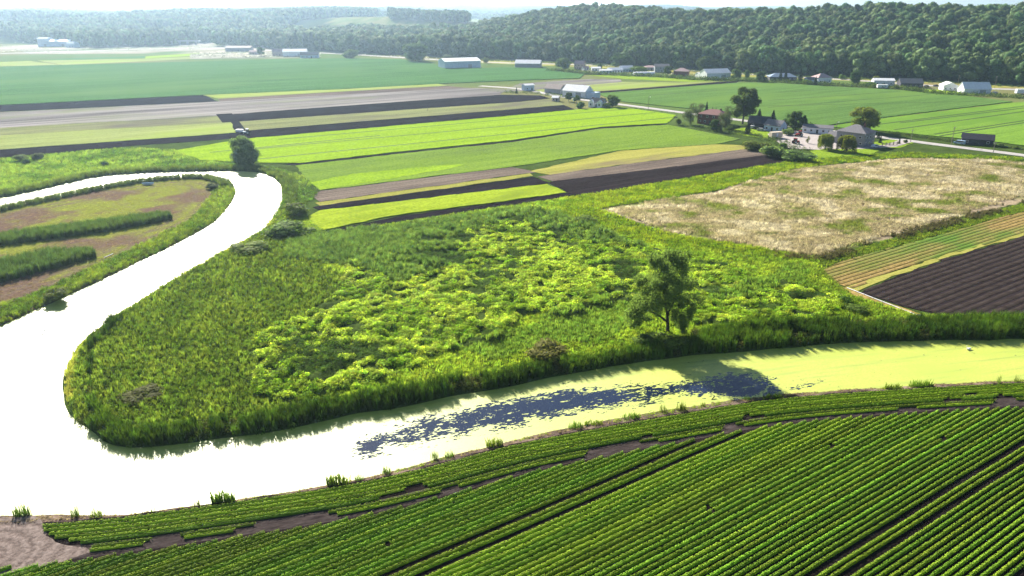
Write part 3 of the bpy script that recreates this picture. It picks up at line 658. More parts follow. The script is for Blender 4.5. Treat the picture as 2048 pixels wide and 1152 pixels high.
for c in sorted(cs, reverse=True):
    ix = np.where(np.diff(np.sign(hc - c)) != 0)[0]
    if len(ix) == 0: continue
    # row runs from the headland down-left out of the picture
    s_end = max(float(head[i] @ U) for i in ix)
    s0 = s_end
    ss = np.arange(s_end - 0.4 - rng.random() * 0.8, s_end - 220, -0.5); pts = ss[:, None] * U + c * NN
    px, py = PXL(pts[:, 0], pts[:, 1]); ok = (pts[:, 1] > 60.5)
    pts = pts[ok]; px = px[ok]; py = py[ok]
    vis = (px > -60) & (px < 2110) & (py < 1200)
    if vis.sum() < 4: continue
    a, b = np.where(vis)[0][[0, -1]]; pts = pts[a:b + 1]
    wig = (vnoise(pts @ U, pts @ U * 0, 14, 341) - 0.5) * 0.25; pts = pts + wig[:, None] * NN
    r = row_mesh(pts, keep_small, rng)
    if r is None: continue
    o = link('crop_row', npmesh('crop_row', r[0], r[1], M_CROP)); nrow += 1; tot_len += len(pts) * 0.5
    rl = role.get(c)
    ctr = cnts.setdefault((c > t1, c > t2), [0]); ctr[0] += rl not in ('pair0', 'pair1')
    lab = 'diagonal crop row, %s leafy row counted down from the headland ruts at the upper left' % ordin(ctr[0]) if c > t1 else ('diagonal crop row, %s one down from the middle wheel tracks' % ordin(ctr[0]) if c > t2 else 'diagonal crop row, %s one down from the lower right wheel tracks' % ordin(ctr[0]))
    up = c > (t1 if rl == 'pair0' else t2)
    if rl == 'pair0': lab = ('upper' if up else 'lower') + ' of two crop rows between the middle wheel tracks in the foreground field'
    elif rl == 'pair1': lab = ('upper' if up else 'lower') + ' of two crop rows between the wheel tracks at the lower right'
    tag(o, lab, 'crop row', {'pair0': 'paired rows of the middle wheel tracks', 'pair1': 'paired rows of the lower right wheel tracks'}.get(rl, 'diagonal crop rows of the foreground field'))
pass

# ------------------------------------------------------------------ scattered growth (nobody could count it)
SRC = {}
def src_collection(key, meshes):
    c = bpy.data.collections.new(key)
    for i, me in enumerate(meshes):
        o = bpy.data.objects.new('%s_%02d' % (key, i), me); c.objects.link(o)
    SRC[key] = c; return c
def blades(n, h, spread, w, bend, rg, hv=0.35):
    V = []; F4 = []; F3 = []
    for i in range(n):
        a = rg.random() * 6.283; r = spread * math.sqrt(rg.random()); bx, by = r * math.cos(a), r * math.sin(a)
        hh = h * (1 - hv * rg.random()); q = rg.random() * 6.283; dx, dy = math.cos(q) * w / 2, math.sin(q) * w / 2
        b = bend * (0.3 + rg.random()); la = rg.random() * 6.283; lx, ly = math.cos(la) * b, math.sin(la) * b
        k = len(V)
        V += [(bx - dx, by - dy, -0.1), (bx + dx, by + dy, -0.1), (bx + lx * .35 + dx, by + ly * .35 + dy, hh * .6), (bx + lx * .35 - dx, by + ly * .35 - dy, hh * .6), (bx + lx, by + ly, hh)]
        F4.append((k, k + 1, k + 2, k + 3)); F3.append((k + 3, k + 2, k + 4))
    return np.array(V), [np.array(F4), np.array(F3)]
def clump(n, r, h, size, rg, flat=0.5):
    d = rg.normal(size=(n, 3)); d[:, 2] = np.abs(d[:, 2]) * 1.2; d /= np.linalg.norm(d, axis=1)[:, None]
    rad = 0.6 + 0.5 * rg.random(n); C = d * rad[:, None] * np.array([r, r, h])
    N = d * flat + rg.normal(size=(n, 3)) * 0.5 + np.array([0, 0, 0.3])
    return quads(C, N, size * (0.7 + 0.6 * rg.random(n)), size * 0.6 * (0.7 + 0.6 * rg.random(n)), rg)
def tmesh(name, vf, mat): return npmesh(name, vf[0], vf[1] if isinstance(vf[1], list) else [vf[1]], mat)
M_VEG = leaf_mat('growth', attr='col', var=0.42, trans=0.27, hue=0.02, tfac=1.9)
M_BLADE = leaf_mat('grass_blade', attr='col', var=0.42, trans=0.5, hue=0.02, tfac=2.1)
rs = np.random.default_rng(5)
kinds = []
def addk(f, n, mat=None):
    a = len(kinds)
    for i in range(n): kinds.append(tmesh('tuft', f(), mat or M_VEG))
    return list(range(a, a + n))
K_CAT = addk(lambda: blades(15, 1.5, 0.38, 0.075, 0.22, rs), 3, M_BLADE)
K_VINE = addk(lambda: clump(46, 0.62, 0.5, 0.30, rs), 4)
K_GRASS = addk(lambda: blades(18, 0.8, 0.45, 0.06, 0.30, rs), 3, M_BLADE)
K_REED = addk(lambda: blades(16, 2.6, 0.42, 0.085, 0.5, rs), 3)
K_HERB = addk(lambda: clump(30, 0.5, 0.75, 0.22, rs, 0.2), 3)
K_TAN = addk(lambda: blades(20, 0.9, 0.5, 0.055, 0.42, rs), 3, M_BLADE)
src_collection('tuft', kinds)

def scatter(name, label, Pn, S, Rz, K, Cc, key, cat=None):
    me = bpy.data.meshes.new(name); n = len(Pn); me.vertices.add(n); me.vertices.foreach_set('co', np.asarray(Pn, np.float32).ravel())
    tilt = (rng.random((n, 2)) - 0.5) * 0.25
    addattr(me, 'rot', 'FLOAT_VECTOR', np.stack([tilt[:, 0], tilt[:, 1], Rz], 1).astype(np.float32))
    addattr(me, 'scl', 'FLOAT_VECTOR', np.asarray(S, np.float32)); addattr(me, 'kindex', 'INT', np.asarray(K, np.int32))
    addattr(me, 'col', 'FLOAT_COLOR', np.concatenate([Cc, np.ones((n, 1))], 1).astype(np.float32))
    o = link(name, me); tag(o, label, cat, kind='stuff')
    ng = bpy.data.node_groups.new('spread_' + name, 'GeometryNodeTree')
    ng.interface.new_socket('Geometry', in_out='INPUT', socket_type='NodeSocketGeometry'); ng.interface.new_socket('Geometry', in_out='OUTPUT', socket_type='NodeSocketGeometry')
    gi = ng.nodes.new('NodeGroupInput'); go = ng.nodes.new('NodeGroupOutput'); ip = ng.nodes.new('GeometryNodeInstanceOnPoints')
    ci = ng.nodes.new('GeometryNodeCollectionInfo'); ci.inputs['Collection'].default_value = SRC[key]; ci.inputs['Separate Children'].default_value = True; ci.inputs['Reset Children'].default_value = True
    def na(nm, ty):
        q = ng.nodes.new('GeometryNodeInputNamedAttribute'); q.data_type = ty; q.inputs['Name'].default_value = nm; return [s for s in q.outputs if s.enabled and s.name == 'Attribute'][0]
    L = ng.links.new
    L(gi.outputs[0], ip.inputs['Points']); L(ci.outputs[0], ip.inputs['Instance']); ip.inputs['Pick Instance'].default_value = True
    L(na('kindex', 'INT'), ip.inputs['Instance Index']); L(na('rot', 'FLOAT_VECTOR'), ip.inputs['Rotation']); L(na('scl', 'FLOAT_VECTOR'), ip.inputs['Scale'])
    L(ip.outputs[0], go.inputs[0])
    md = o.modifiers.new('spread', 'NODES'); md.node_group = ng
    return o
def jitter_pts(poly, bands):
    """jittered grid inside a polygon; spacing by distance bands [(y0, y1, spacing)]"""
    a = np.array(poly); out = []
    for y0, y1, s in bands:
        y0 = max(y0, a[:, 1].min()); y1 = min(y1, a[:, 1].max())
        if y1 <= y0: continue
        X, Y = np.meshgrid(np.arange(a[:, 0].min(), a[:, 0].max(), s), np.arange(y0, y1, s)); x = X.ravel() + (rng.random(X.size) - .5) * s * 1.1; y = Y.ravel() + (rng.random(X.size) - .5) * s * 1.1
        px, py = PXL(x, y); k = (px > -90) & (px < 2140) & inpoly(x, y, poly); out.append(np.stack([x[k], y[k]], 1))
    return np.concatenate(out)
def pick(ks, n): return np.array(ks)[rng.integers(0, len(ks), n)]
def blend(a, b, k): return np.array(a)[None] * (1 - k)[:, None] + np.array(b)[None] * k[:, None]
BANDS = [(60, 150, 0.60), (150, 200, 0.74), (200, 270, 0.95), (270, 420, 1.2)]

# the marsh between the river arms
pt = jitter_pts(MARSH, BANDS); x, y = pt[:, 0], pt[:, 1]; d = wdist(x, y) + wob(x, y) * 0.5
px, py = PXL(x, y); n_ = len(x)
big = fbm(x, y, 16, 401); mid = fbm(x, y, 5, 411); fin = rng.random(n_)
wx2 = x + (fbm(x, y, 9, 421) - .5) * 9; wy2 = y + (fbm(x, y, 9, 431) - .5) * 9
K = pick(K_GRASS, n_); C = blend((0.105, 0.16, 0.018), (0.175, 0.235, 0.028), sstep(.35, .65, mid)); Sx = np.full(n_, 1.15); Sz = 0.8 + 0.7 * big
def setz(mask, ks, col, s, z):
    m = np.asarray(mask); K[m] = pick(ks, m.sum()); C[m] = col[m] if col.ndim == 2 else col; Sx[m] = s if np.isscalar(s) else s[m]; Sz[m] = z if np.isscalar(z) else z[m]
wpx, wpy = PXL(wx2, wy2)
left = (wpx < 700 + 120 * (big - .5) + (900 - wpy) * 0.12 - 60) & (wpy > 470)
setz(left, K_CAT, blend((0.055, 0.085, 0.013), (0.092, 0.128, 0.02), sstep(.3, .7, mid)), 1.0, 0.75 + 0.35 * big)
setz(left & (fin < 0.5), K_HERB, blend((0.075, 0.12, 0.018), (0.135, 0.195, 0.03), mid), 1.0, 1.0 + 0.5 * big)
top = inpoly(wx2, wy2, P((560, 500), (600, 470), (700, 462), (1030, 418), (1150, 432), (1300, 500), (1180, 490), (1020, 440), (900, 480), (900, 540), (800, 570), (700, 530), (560, 520)))
setz(top, K_REED, blend((0.09, 0.15, 0.04), (0.155, 0.225, 0.055), mid), 1.0, 0.4 + 0.45 * big)
vm = vine_mask(x, y) > 0.5
setz(vm & ~(top & (fin < 0.7)), K_VINE, blend((0.23, 0.35, 0.022), (0.44, 0.54, 0.06), sstep(.3, .65, mid)), 1.0 + 0.3 * big, 0.7 + 0.5 * fin)
vlow = vm & (fbm(x, y, 7, 441) > 0.67); setz(vlow, K_HERB, blend((0.05, 0.10, 0.012), (0.07, 0.13, 0.014), mid), 1.1, 0.8)
sedge = inpoly(wx2, wy2, P((900, 705), (1000, 665), (1230, 600), (1300, 620), (1290, 650), (1150, 690), (1000, 725))) | inpoly(wx2, wy2, P((1380, 615), (1500, 560), (1590, 522), (1650, 540), (1600, 575), (1480, 598)))
setz(sedge, K_GRASS, blend((0.07, 0.12, 0.02), (0.115, 0.175, 0.03), mid), 1.2, 1.3)
verge = ((py < 400) & (px > 1130)) | inpoly(x, y, P((1140, 396), (1580, 324), (1600, 336), (1420, 384), (1195, 418), (1330, 466), (1480, 491), (1640, 518), (1500, 510), (1290, 490), (1120, 430)))
setz(verge, K_GRASS, blend((0.09, 0.135, 0.01), (0.145, 0.185, 0.015), sstep(.35, .65, mid)), 1.3, 0.9 + 0.5 * big)
setz(verge & (px > 1640) & (py < 330) & (fin < 0.25), K_HERB, blend((0.07, 0.14, 0.015), (0.10, 0.18, 0.02), mid), 1.4, 1.3)
low = (d < 3.2 + 2.6 * (big - .3) + np.where(px > 1380, 4.5, 0)) & (py > 640) & ((px > 180) | (py > 840))
setz(low, K_REED, blend((0.032, 0.062, 0.009), (0.065, 0.115, 0.013), sstep(.3, .7, fbm(x, y, 7, 451))), 1.05, 0.65 + 0.45 * big)
setz(low & (fbm(x, y, 4, 461) > 0.62), K_HERB, blend((0.055, 0.085, 0.02), (0.10, 0.10, 0.03), fin), 1.2, 1.7)
rb = (d < 9) & (px > 480) & (py < 560) & ~vm; setz(rb & (fin < .6), K_HERB, blend((0.08, 0.14, 0.02), (0.15, 0.20, 0.03), sstep(.3, .7, mid)), 1.3, 1.3 + 0.9 * big)
lb = (d < 1.6) & (px < 560) & (py < 800) & (py > 440); setz(lb, K_GRASS, blend((0.16, 0.19, 0.03), (0.24, 0.23, 0.06), mid), 1.2, 1.0)
mixv = ~vm & ~low & ~left & (rng.random(n_) < 0.35) & (py > 430); setz(mixv, K_VINE, blend((0.13, 0.21, 0.016), (0.24, 0.32, 0.03), mid), 1.0, 0.9)
mixl = left & (rng.random(n_) < 0.10); setz(mixl, K_VINE, blend((0.10, 0.165, 0.016), (0.17, 0.24, 0.026), mid), 1.0, 1.6)
ok = (d > 0.15) & (fin > -1)
hole = vm & (fbm(x, y, 3.2, 471) > 0.66); ok &= ~hole
z = land_height(x, y, wdist(x, y))
sc = np.stack([Sx * (0.85 + .3 * rng.random(n_)), Sx * (0.85 + .3 * rng.random(n_)), Sz * (0.8 + .4 * rng.random(n_))], 1)
sp_ = np.where(y > 200, 1.35, np.where(y > 150, 1.15, 1.0)); sc[:, :2] *= sp_[:, None]
C = C * (0.75 + 0.5 * rng.random(n_))[:, None]
def put_scatter(name, label, m, key='tuft'):
    scatter(name, label, np.stack([x[m], y[m], z[m]], 1), sc[m], rng.random(m.sum()) * 6.283, K[m], C[m], key)
isreed = np.isin(K, K_REED) & ok
put_scatter('reed_bed', 'tall dark reeds lining the marsh and river bank', isreed)
isv = np.isin(K, K_VINE) & ok; put_scatter('vine_cover', 'lumpy sunlit mat of yellow-green vines over the marsh', isv)
put_scatter('marsh_growth', 'dense olive and green marsh plants inside the river bend', ok & ~isreed & ~isv)
print('MARSH', n_)

# tan grass field
pt = jitter_pts(TAN, [(60, 230, 0.75), (230, 300, 0.9), (300, 420, 1.15)]); x, y = pt[:, 0], pt[:, 1]; n_ = len(x); mid = fbm(x, y * 1.3, 8, 501, 4); fin = rng.random(n_); bg_ = fbm(x, y, 22, 505)
C = blend((0.33, 0.285, 0.29), (0.23, 0.19, 0.16), sstep(.3, .5, mid)); g = sstep(.52, .66, mid * .6 + bg_ * .4); C = C * (1 - g)[:, None] + np.array([0.105, 0.125, 0.03]) * g[:, None]
C *= (0.75 + 0.5 * rng.random(n_))[:, None]
K = pick(K_TAN, n_); z = np.zeros(n_); s = 1.25 * np.where(y > 270, 1.3, 1.0); sc = np.stack([s, s, 0.75 + 0.6 * fbm(x, y, 4, 515)], 1)
ed = segdist(x, y, TAN); put_scatter('dry_grass', 'pale tan seeding grass covering the right-hand plot', (fin > 0.04) & (ed + (fbm(x, y, 6, 517) - .5) * 7 > 1.2 + fin * 2.0))

# brown reeds and grass along the ditch below the tan plot
bp = resample(np.array(P((1560, 512), (1640, 520), (1770, 482), (1900, 446), (2048, 408), (2150, 388))), 0.35); i = rng.integers(0, len(bp), 900); pt = bp[i] + rng.normal(size=(900, 2)) * 1.1; pt = pt[vnoise(pt[:, 0], pt[:, 1], 7, 519) > 0.3]
x, y = pt[:, 0], pt[:, 1]; n_ = len(x); K = pick(K_REED, n_); C = blend((0.05, 0.042, 0.026), (0.11, 0.10, 0.045), rng.random(n_)); z = np.zeros(n_); sc = np.stack([np.full(n_, 1.2), np.full(n_, 1.2), 0.3 + 0.35 * rng.random(n_)], 1)
put_scatter('dry_reeds', 'brown dry reeds along the ditch below the tan plot', np.ones(n_, bool))
GST = P((1640, 520), (1770, 482), (1900, 446), (2048, 408), (2150, 388), (2150, 398), (2048, 423), (1680, 524), (1645, 540), (1700, 590), (1830, 634), (1700, 615), (1620, 560))
pt = jitter_pts(GST, [(60, 400, 0.7)]); x, y = pt[:, 0], pt[:, 1]; n_ = len(x); K = pick(K_GRASS, n_); C = blend((0.06, 0.10, 0.014), (0.12, 0.15, 0.022), rng.random(n_)); z = np.zeros(n_); sc = np.stack([np.full(n_, 1.2), np.full(n_, 1.2), 0.5 + 0.5 * rng.random(n_)], 1)
put_scatter('ditch_grass', 'green ditch grass beside the orange striped field', np.ones(n_, bool))

# left meadow beyond the river
MEAD = P((-300, 350), (0, 318), (250, 296), (345, 300), (400, 322), (480, 328), (545, 335), (600, 350), (640, 385), (600, 420), (565, 400), (562, 372), (535, 350), (490, 343), (300, 346), (100, 375), (0, 396), (-300, 455))
pt = jitter_pts(MEAD, [(60, 260, 0.95), (260, 300, 1.05), (300, 420, 1.25)]); x, y = pt[:, 0], pt[:, 1]; n_ = len(x); d = wdist(x, y); mid = fbm(x, y, 9, 521); fin = rng.random(n_)
C = blend((0.065, 0.115, 0.018), (0.125, 0.18, 0.03), sstep(.35, .65, mid)); K = pick(K_GRASS, n_); Sz = 0.9 + 0.6 * mid
b = d < 5; K[b] = pick(K_REED, b.sum()); C[b] = blend((0.075, 0.11, 0.02), (0.13, 0.17, 0.035), mid)[b]; Sz[b] = 0.7
h = fin < 0.12; K[h] = pick(K_HERB, h.sum()); C[h] *= 0.85; Sz[h] = 1.3
r_ = px_ = PXL(x, y)[0] > 500; q = r_ & (fin < .5); K[q] = pick(K_HERB, q.sum()); Sz[q] = 1.5
z = land_height(x, y, d); sc = np.stack([np.full(n_, 1.5), np.full(n_, 1.5), Sz], 1); C *= (0.75 + 0.5 * rng.random(n_))[:, None]
put_scatter('meadow_grass', 'rough light green meadow beyond the far river arm', d > 0.2)

# peninsula: bank growth and two reed hedges
H1 = P((-300, 505), (0, 476), (150, 456), (280, 437), (340, 432), (344, 438), (300, 448), (200, 466), (0, 492), (-300, 532))
H2 = P((-300, 580), (0, 528), (100, 508), (185, 506), (196, 514), (100, 540), (0, 566), (-300, 620))
PPOLY = [q for q in PENIN]
pt = jitter_pts(PPOLY, [(60, 170, 0.65), (170, 230, 0.75), (230, 320, 0.9)]); x, y = pt[:, 0], pt[:, 1]; n_ = len(x); d = wdist(x, y) + wob(x, y) * .5; mid = fbm(x, y, 6, 541); fin = rng.random(n_)
px, py = PXL(x, y)
upper = py < np.interp(px, [-100, 0, 200, 440, 470], [470, 435, 395, 372, 375])
bw = np.where(upper, 4.6, 6.5 + 2.5 * mid)
bank = d < bw; h1 = inpoly(x, y, H1); h2 = inpoly(x, y, H2)
K = pick(K_GRASS, n_); C = blend((0.06, 0.105, 0.015), (0.115, 0.155, 0.022), sstep(.3, .65, mid)); Sz = 0.9 + 0.6 * mid
q = bank & (fin < .35); K[q] = pick(K_HERB, q.sum()); Sz[q] = 1.5
q = bank & upper; K[q] = pick(K_REED, q.sum()); C[q] = blend((0.06, 0.09, 0.025), (0.10, 0.13, 0.035), mid)[q]; Sz[q] = 0.75
q = h1 | h2; K[q] = pick(K_REED, q.sum()); C[q] = blend((0.05, 0.088, 0.026), (0.085, 0.13, 0.036), mid)[q]; Sz[q] = 1.0
stub = ~(bank | h1 | h2) & (fin < 0.35); C[stub] = blend((0.20, 0.21, 0.035), (0.17, 0.12, 0.07), sstep(.4, .6, fbm(x, y, 14, 71)))[stub]; Sz[stub] = 0.16
z = land_height(x, y, wdist(x, y)); sc = np.stack([np.full(n_, 1.2), np.full(n_, 1.2), Sz * (0.8 + .4 * rng.random(n_))], 1); C *= (0.75 + 0.5 * rng.random(n_))[:, None]
vis = d > 0.1
put_scatter('bank_growth', 'shaggy green fringe round the peninsula bank', vis & bank)
put_scatter('reed_hedge', 'longer hedge of blue-green reeds across the peninsula', vis & h1 & ~bank)
put_scatter('reed_hedge', 'shorter hedge of blue-green reeds nearest on the peninsula', vis & h2 & ~bank)
put_scatter('stubble', 'short yellow and brown stubble on the mown peninsula', vis & stub)

# scrub and weeds round the houses, along the lane and the main road
def along(pxs, n, w):
    p = resample(np.array(P(*pxs)), 1.0); i = rng.integers(0, len(p), n); return p[i] + rng.normal(size=(n, 2)) * w
back = along([(1100, 141), (1180, 149), (1300, 153), (1400, 160), (1480, 162), (1560, 165), (1650, 171), (1740, 175), (1800, 178), (1860, 187), (1930, 191), (2060, 197)], 1300, 3.2)
rear = along([(900, 116), (1000, 122), (1150, 128), (1300, 137), (1400, 144), (1600, 154), (1900, 166), (2060, 175)], 1500, 5)
lane1 = along([(1180, 205), (1370, 230), (1420, 240)], 60, 1.5); lane2 = along([(1780, 266), (1880, 280), (1990, 293), (2060, 300)], 260, 1.2)
farm = along([(1370, 252), (1450, 264), (1500, 270), (1560, 284), (1590, 300)], 220, 2.5); farm2 = along([(1560, 250), (1620, 256)], 60, 3.0); mid_ = along([(1010, 184), (1060, 186), (1110, 190), (1160, 198)], 200, 3.5)
allp = [(back, 2.6, 3.4), (rear, 2.2, 1.8), (lane1, 1.2, 0.8), (lane2, 1.6, 1.3), (farm, 1.6, 1.6), (farm2, 2.0, 2.4), (mid_, 1.7, 1.2)]
pt = np.concatenate([a for a, b, c in allp]); hs = np.concatenate([np.full(len(a), b) for a, b, c in allp]); vs_ = np.concatenate([np.full(len(a), c) for a, b, c in allp])
x, y = pt[:, 0], pt[:, 1]; n_ = len(x); K = pick(K_HERB, n_); C = blend((0.035, 0.065, 0.016), (0.10, 0.14, 0.03), rng.random(n_) ** 1.5); z = np.maximum(hill(x, y), 0); q_ = 0.6 + 0.9 * rng.random(n_); sc = np.stack([hs * q_, hs * q_, vs_ * q_], 1)
put_scatter('scrub', 'dark scrub and weeds round the houses and roadsides', np.ones(n_, bool))

# pale heaps, parked machines and scrub on the far worked ground, too small to tell apart
dp = []
for poly, q in ((P((385, 104), (640, 105), (640, 115), (385, 116)), 330), (P((-60, 80), (420, 84), (420, 100), (60, 106), (-60, 108)), 420), (P((700, 107), (960, 120), (960, 124), (700, 112)), 60), (P((1170, 138), (1400, 148), (1400, 155), (1170, 146)), 70)):
    a = np.array(poly); k = 0
    while k < q:
        xx = a[:, 0].min() + rng.random(400) * np.ptp(a[:, 0]); yy = a[:, 1].min() + rng.random(400) * np.ptp(a[:, 1]); m_ = inpoly(xx, yy, poly); dp.append(np.stack([xx[m_], yy[m_]], 1)); k += m_.sum()
pt = np.concatenate(dp); x, y = pt[:, 0], pt[:, 1]; n_ = len(x); K = pick(K_HERB, n_); w_ = rng.random(n_); C = np.where((w_ < .45)[:, None], blend((0.35, 0.32, 0.29), (0.6, 0.58, 0.56), rng.random(n_)), blend((0.04, 0.07, 0.02), (0.12, 0.12, 0.07), rng.random(n_))); z = np.zeros(n_); q_ = 1.5 + 4.0 * rng.random(n_) ** 2; sc = np.stack([q_, q_, q_ * .45], 1)
put_scatter('rubble_and_weeds', 'pale heaps and weeds scattered over the far worked ground', np.ones(n_, bool))

# straw and clods along the near bank
e1 = offset_edge(-0.9); e2 = offset_edge(-3.2)
i = rng.integers(0, len(e1), 4200); u = rng.random(4200)[:, None]; pt = e1[i] * (1 - u) + e2[i] * u; x, y = pt[:, 0], pt[:, 1]; d = wdist(x, y)
n_ = len(x); K = np.where(rng.random(n_) < .5, pick(K_GRASS, n_), pick(K_HERB, n_)); C = blend((0.26, 0.20, 0.13), (0.07, 0.055, 0.045), rng.random(n_))
g = fbm(x, y, 5, 561) > 0.6; C[g] = np.array([0.15, 0.19, 0.03]); s = 0.25 + .35 * rng.random(n_); sc = np.stack([s, s, s * 0.5], 1); z = land_height(x, y, d)
put_scatter('bank_litter', 'straw and dark clods along the near river bank', (d > 0.1))

# ------------------------------------------------------------------ trees
M_BARK = plain('bark', (0.055, 0.045, 0.035), 0.9, 0.1, 0.3, 3)
M_BARKP = plain('pale_bark', (0.22, 0.20, 0.17), 0.9, 0.1, 0.3, 3)
M_LEAF = leaf_mat('tree_leaf', (0.065, 0.11, 0.024), var=0.38, trans=0.35, hue=0.02)
M_LEAFY = leaf_mat('yellow_tree_leaf', (0.13, 0.155, 0.024), var=0.32, trans=0.35, hue=0.02)
M_WILLOW = leaf_mat('willow_leaf', (0.125, 0.18, 0.065), var=0.4, trans=0.5, hue=0.015)
M_PINE = leaf_mat('needle', (0.022, 0.045, 0.018), var=0.3, trans=0.12, hue=0.012)
M_GREYL = leaf_mat('airy_leaf', (0.085, 0.105, 0.05), var=0.3, trans=0.35, hue=0.02)
M_FOREST = leaf_mat('forest_leaf', (0.098, 0.152, 0.05), var=0.5, trans=0.2, hue=0.035)
M_BUSH = leaf_mat('bush_leaf', (0.11, 0.17, 0.03), var=0.4, trans=0.35, hue=0.03)
M_RUST = leaf_mat('rusty_bush_leaf', (0.115, 0.125, 0.032), var=0.4, trans=0.4, hue=0.03)
rt = np.random.default_rng(77)
def crown_blobs(blobs, per, leaf, rg, flat=0.9, up=0.25, lw=0.65, core=0.74):
    Cs = []; Ns = []
    for (cx, cy, cz, r) in blobs:
        d = rg.normal(size=(per, 3)); d[:, 2] += up; d /= np.linalg.norm(d, axis=1)[:, None]
        rr = r * (0.55 + 0.55 * np.sqrt(rg.random(per))); Cs.append(np.array([cx, cy, cz]) + d * rr[:, None] * np.array([1, 1, 0.85])); Ns.append(d * flat + rg.normal(size=(per, 3)) * 0.5)
    C = np.concatenate(Cs); N = np.concatenate(Ns); s = leaf * (0.6 + 0.8 * rg.random(len(C)))
    V, F = quads(C, N, s, s * lw, rg)
    if not core: return V, F
    ic = bmesh.new(); bmesh.ops.create_icosphere(ic, subdivisions=1, radius=1.0); iv = np.array([v.co[:] for v in ic.verts]); ic.verts.index_update(); it = np.array([[v.index for v in f.verts] for f in ic.faces]); ic.free()
    cv = []; cf = []
    for (cx, cy, cz, r) in blobs:
        cf.append(it + len(V) + len(cv) * len(iv)); cv.append(np.array([cx, cy, cz]) + iv * r * core * (0.85 + 0.3 * rg.random((len(iv), 1))))
    return np.concatenate([V] + cv), [F, np.concatenate(cf)]
def broad(rg, nb=17, per=230, leaf=0.05, low=0.30, rad=0.36, br=0.12, flat=0.9, core=0.74):
    bl = []
    for i in range(nb):
        a = rg.random() * 6.283; z = low + (0.90 - low) * rg.random(); w = math.sin(math.pi * min(1, max(0.12, (z - low + 0.12) / (1.12 - low)))) ** 0.6
        r = rad * w * math.sqrt(0.25 + 0.75 * rg.random()) * 0.9; bl.append((r * math.cos(a), r * math.sin(a), z, br + 0.08 * rg.random()))
    bl.append((0, 0, 0.86, 0.13)); bl.append((0, 0, 0.62, 0.2))
    tr = MB(); tr.tube([(0, 0, -0.02), (0.01, 0.0, 0.2), (0.0, 0.01, 0.45), (0.01, 0, 0.7)], [0.028, 0.022, 0.016, 0.006], 7)
    for b in bl[:7]: tr.tube([(0, 0, 0.22 + 0.15 * rg.random()), (b[0] * .55, b[1] * .55, b[2] * .85), b[:3]], [0.014, 0.008, 0.003], 5)
    return tr, crown_blobs(bl, per, leaf, rg, flat, core=core)
def conifer(rg, n=2200, leaf=0.07):
    z = 0.06 + 0.94 * rg.random(n) ** 1.2; a = rg.random(n) * 6.283; lay = 0.75 + 0.25 * np.cos(z * 60 + rg.random(n)); w = (1 - z) ** 0.85 * 0.5 * lay * (0.45 + 0.6 * np.sqrt(rg.random(n)))
    C = np.stack([np.cos(a) * w, np.sin(a) * w, z - w * 0.15], 1); N = np.stack([np.cos(a) * .4, np.sin(a) * .4, np.full(n, .8)], 1) + rg.normal(size=(n, 3)) * .35
    tr = MB(); tr.tube([(0, 0, -0.02), (0, 0, 0.5), (0, 0, 0.97)], [0.03, 0.018, 0.004], 6)
    s = leaf * (0.6 + 0.7 * rg.random(n)); return tr, quads(C, N, s * 1.4, s * 0.6, rg)
def willow(rg, ns=620, leaf=0.05, per=18):
    Cs = []; ph0 = rg.random() * 6.283
    for i in range(ns):
        a = rg.random() * 6.283; lob = 0.76 + 0.2 * math.sin(a * 2 + ph0) + 0.16 * math.sin(a * 5 + ph0 * 2); r = 0.47 * math.sqrt(rg.random()) * lob; z0 = 0.36 + 0.62 * math.sqrt(max(0, 1 - (r / 0.56) ** 2)) * (0.66 + .34 * rg.random()); L = (0.28 + 0.40 * (r / 0.46)) * (0.45 + 0.85 * rg.random())
        k = np.linspace(0, 1, per); out = 1 + 0.08 * k; Cs.append(np.stack([math.cos(a) * r * out, math.sin(a) * r * out, np.maximum(z0 - L * k, 0.04 + 0.12 * rg.random())], 1) + rg.normal(size=(per, 3)) * 0.012)
    C = np.concatenate(Cs); N = rg.normal(size=C.shape) * np.array([1, 1, 0.35]); s = leaf * (0.7 + .6 * rg.random(len(C)))
    V, F = quads(C, N, s, s * 0.7, rg)
    tr = MB(); tr.tube([(0, 0, -0.02), (0.01, 0, 0.25), (0, 0.01, 0.5)], [0.035, 0.028, 0.02], 7)
    for i in range(6):
        a = i * 1.05; tr.tube([(0, 0, 0.3 + .03 * i), (math.cos(a) * .15, math.sin(a) * .15, 0.62), (math.cos(a) * .32, math.sin(a) * .32, 0.78)], [0.017, 0.01, 0.004], 5)
    return tr, (V, F)
def bush(rg, nb=12, per=170, leaf=0.085):
    bl = []
    for i in range(nb):
        a = rg.random() * 6.283; r = 0.36 * math.sqrt(rg.random()); bl.append((r * math.cos(a), r * math.sin(a), 0.25 + 0.5 * rg.random() * (1 - r), 0.2 + 0.1 * rg.random()))
    tr = MB()
    for b in bl[:5]: tr.tube([(b[0] * .15, b[1] * .15, -0.03), (b[0] * .6, b[1] * .6, b[2] * .6), b[:3]], [0.02, 0.012, 0.004], 5)
    return tr, crown_blobs(bl, per, leaf, rg)
GEN = {'broad': lambda: broad(rt), 'round': lambda: broad(rt, 24, 210, 0.052, 0.14, 0.42), 'airy': lambda: broad(rt, 17, 170, 0.042, 0.18, 0.40, core=0), 'conifer': lambda: conifer(rt), 'willow': lambda: willow(rt), 'bush': lambda: bush(rt)}
CNAME = {'broad': 'crown', 'round': 'crown', 'airy': 'crown', 'conifer': 'crown', 'willow': 'crown', 'bush': 'foliage'}
LIB = {}
for k, nvar in (('broad', 5), ('round', 5), ('airy', 2), ('conifer', 3), ('willow', 3), ('bush', 5)):
    LIB[k] = []
    for i in range(nvar):
        tr, cr = GEN[k](); LIB[k].append((tr.mesh('trunk', M_BARK), cr))
_cm = {}
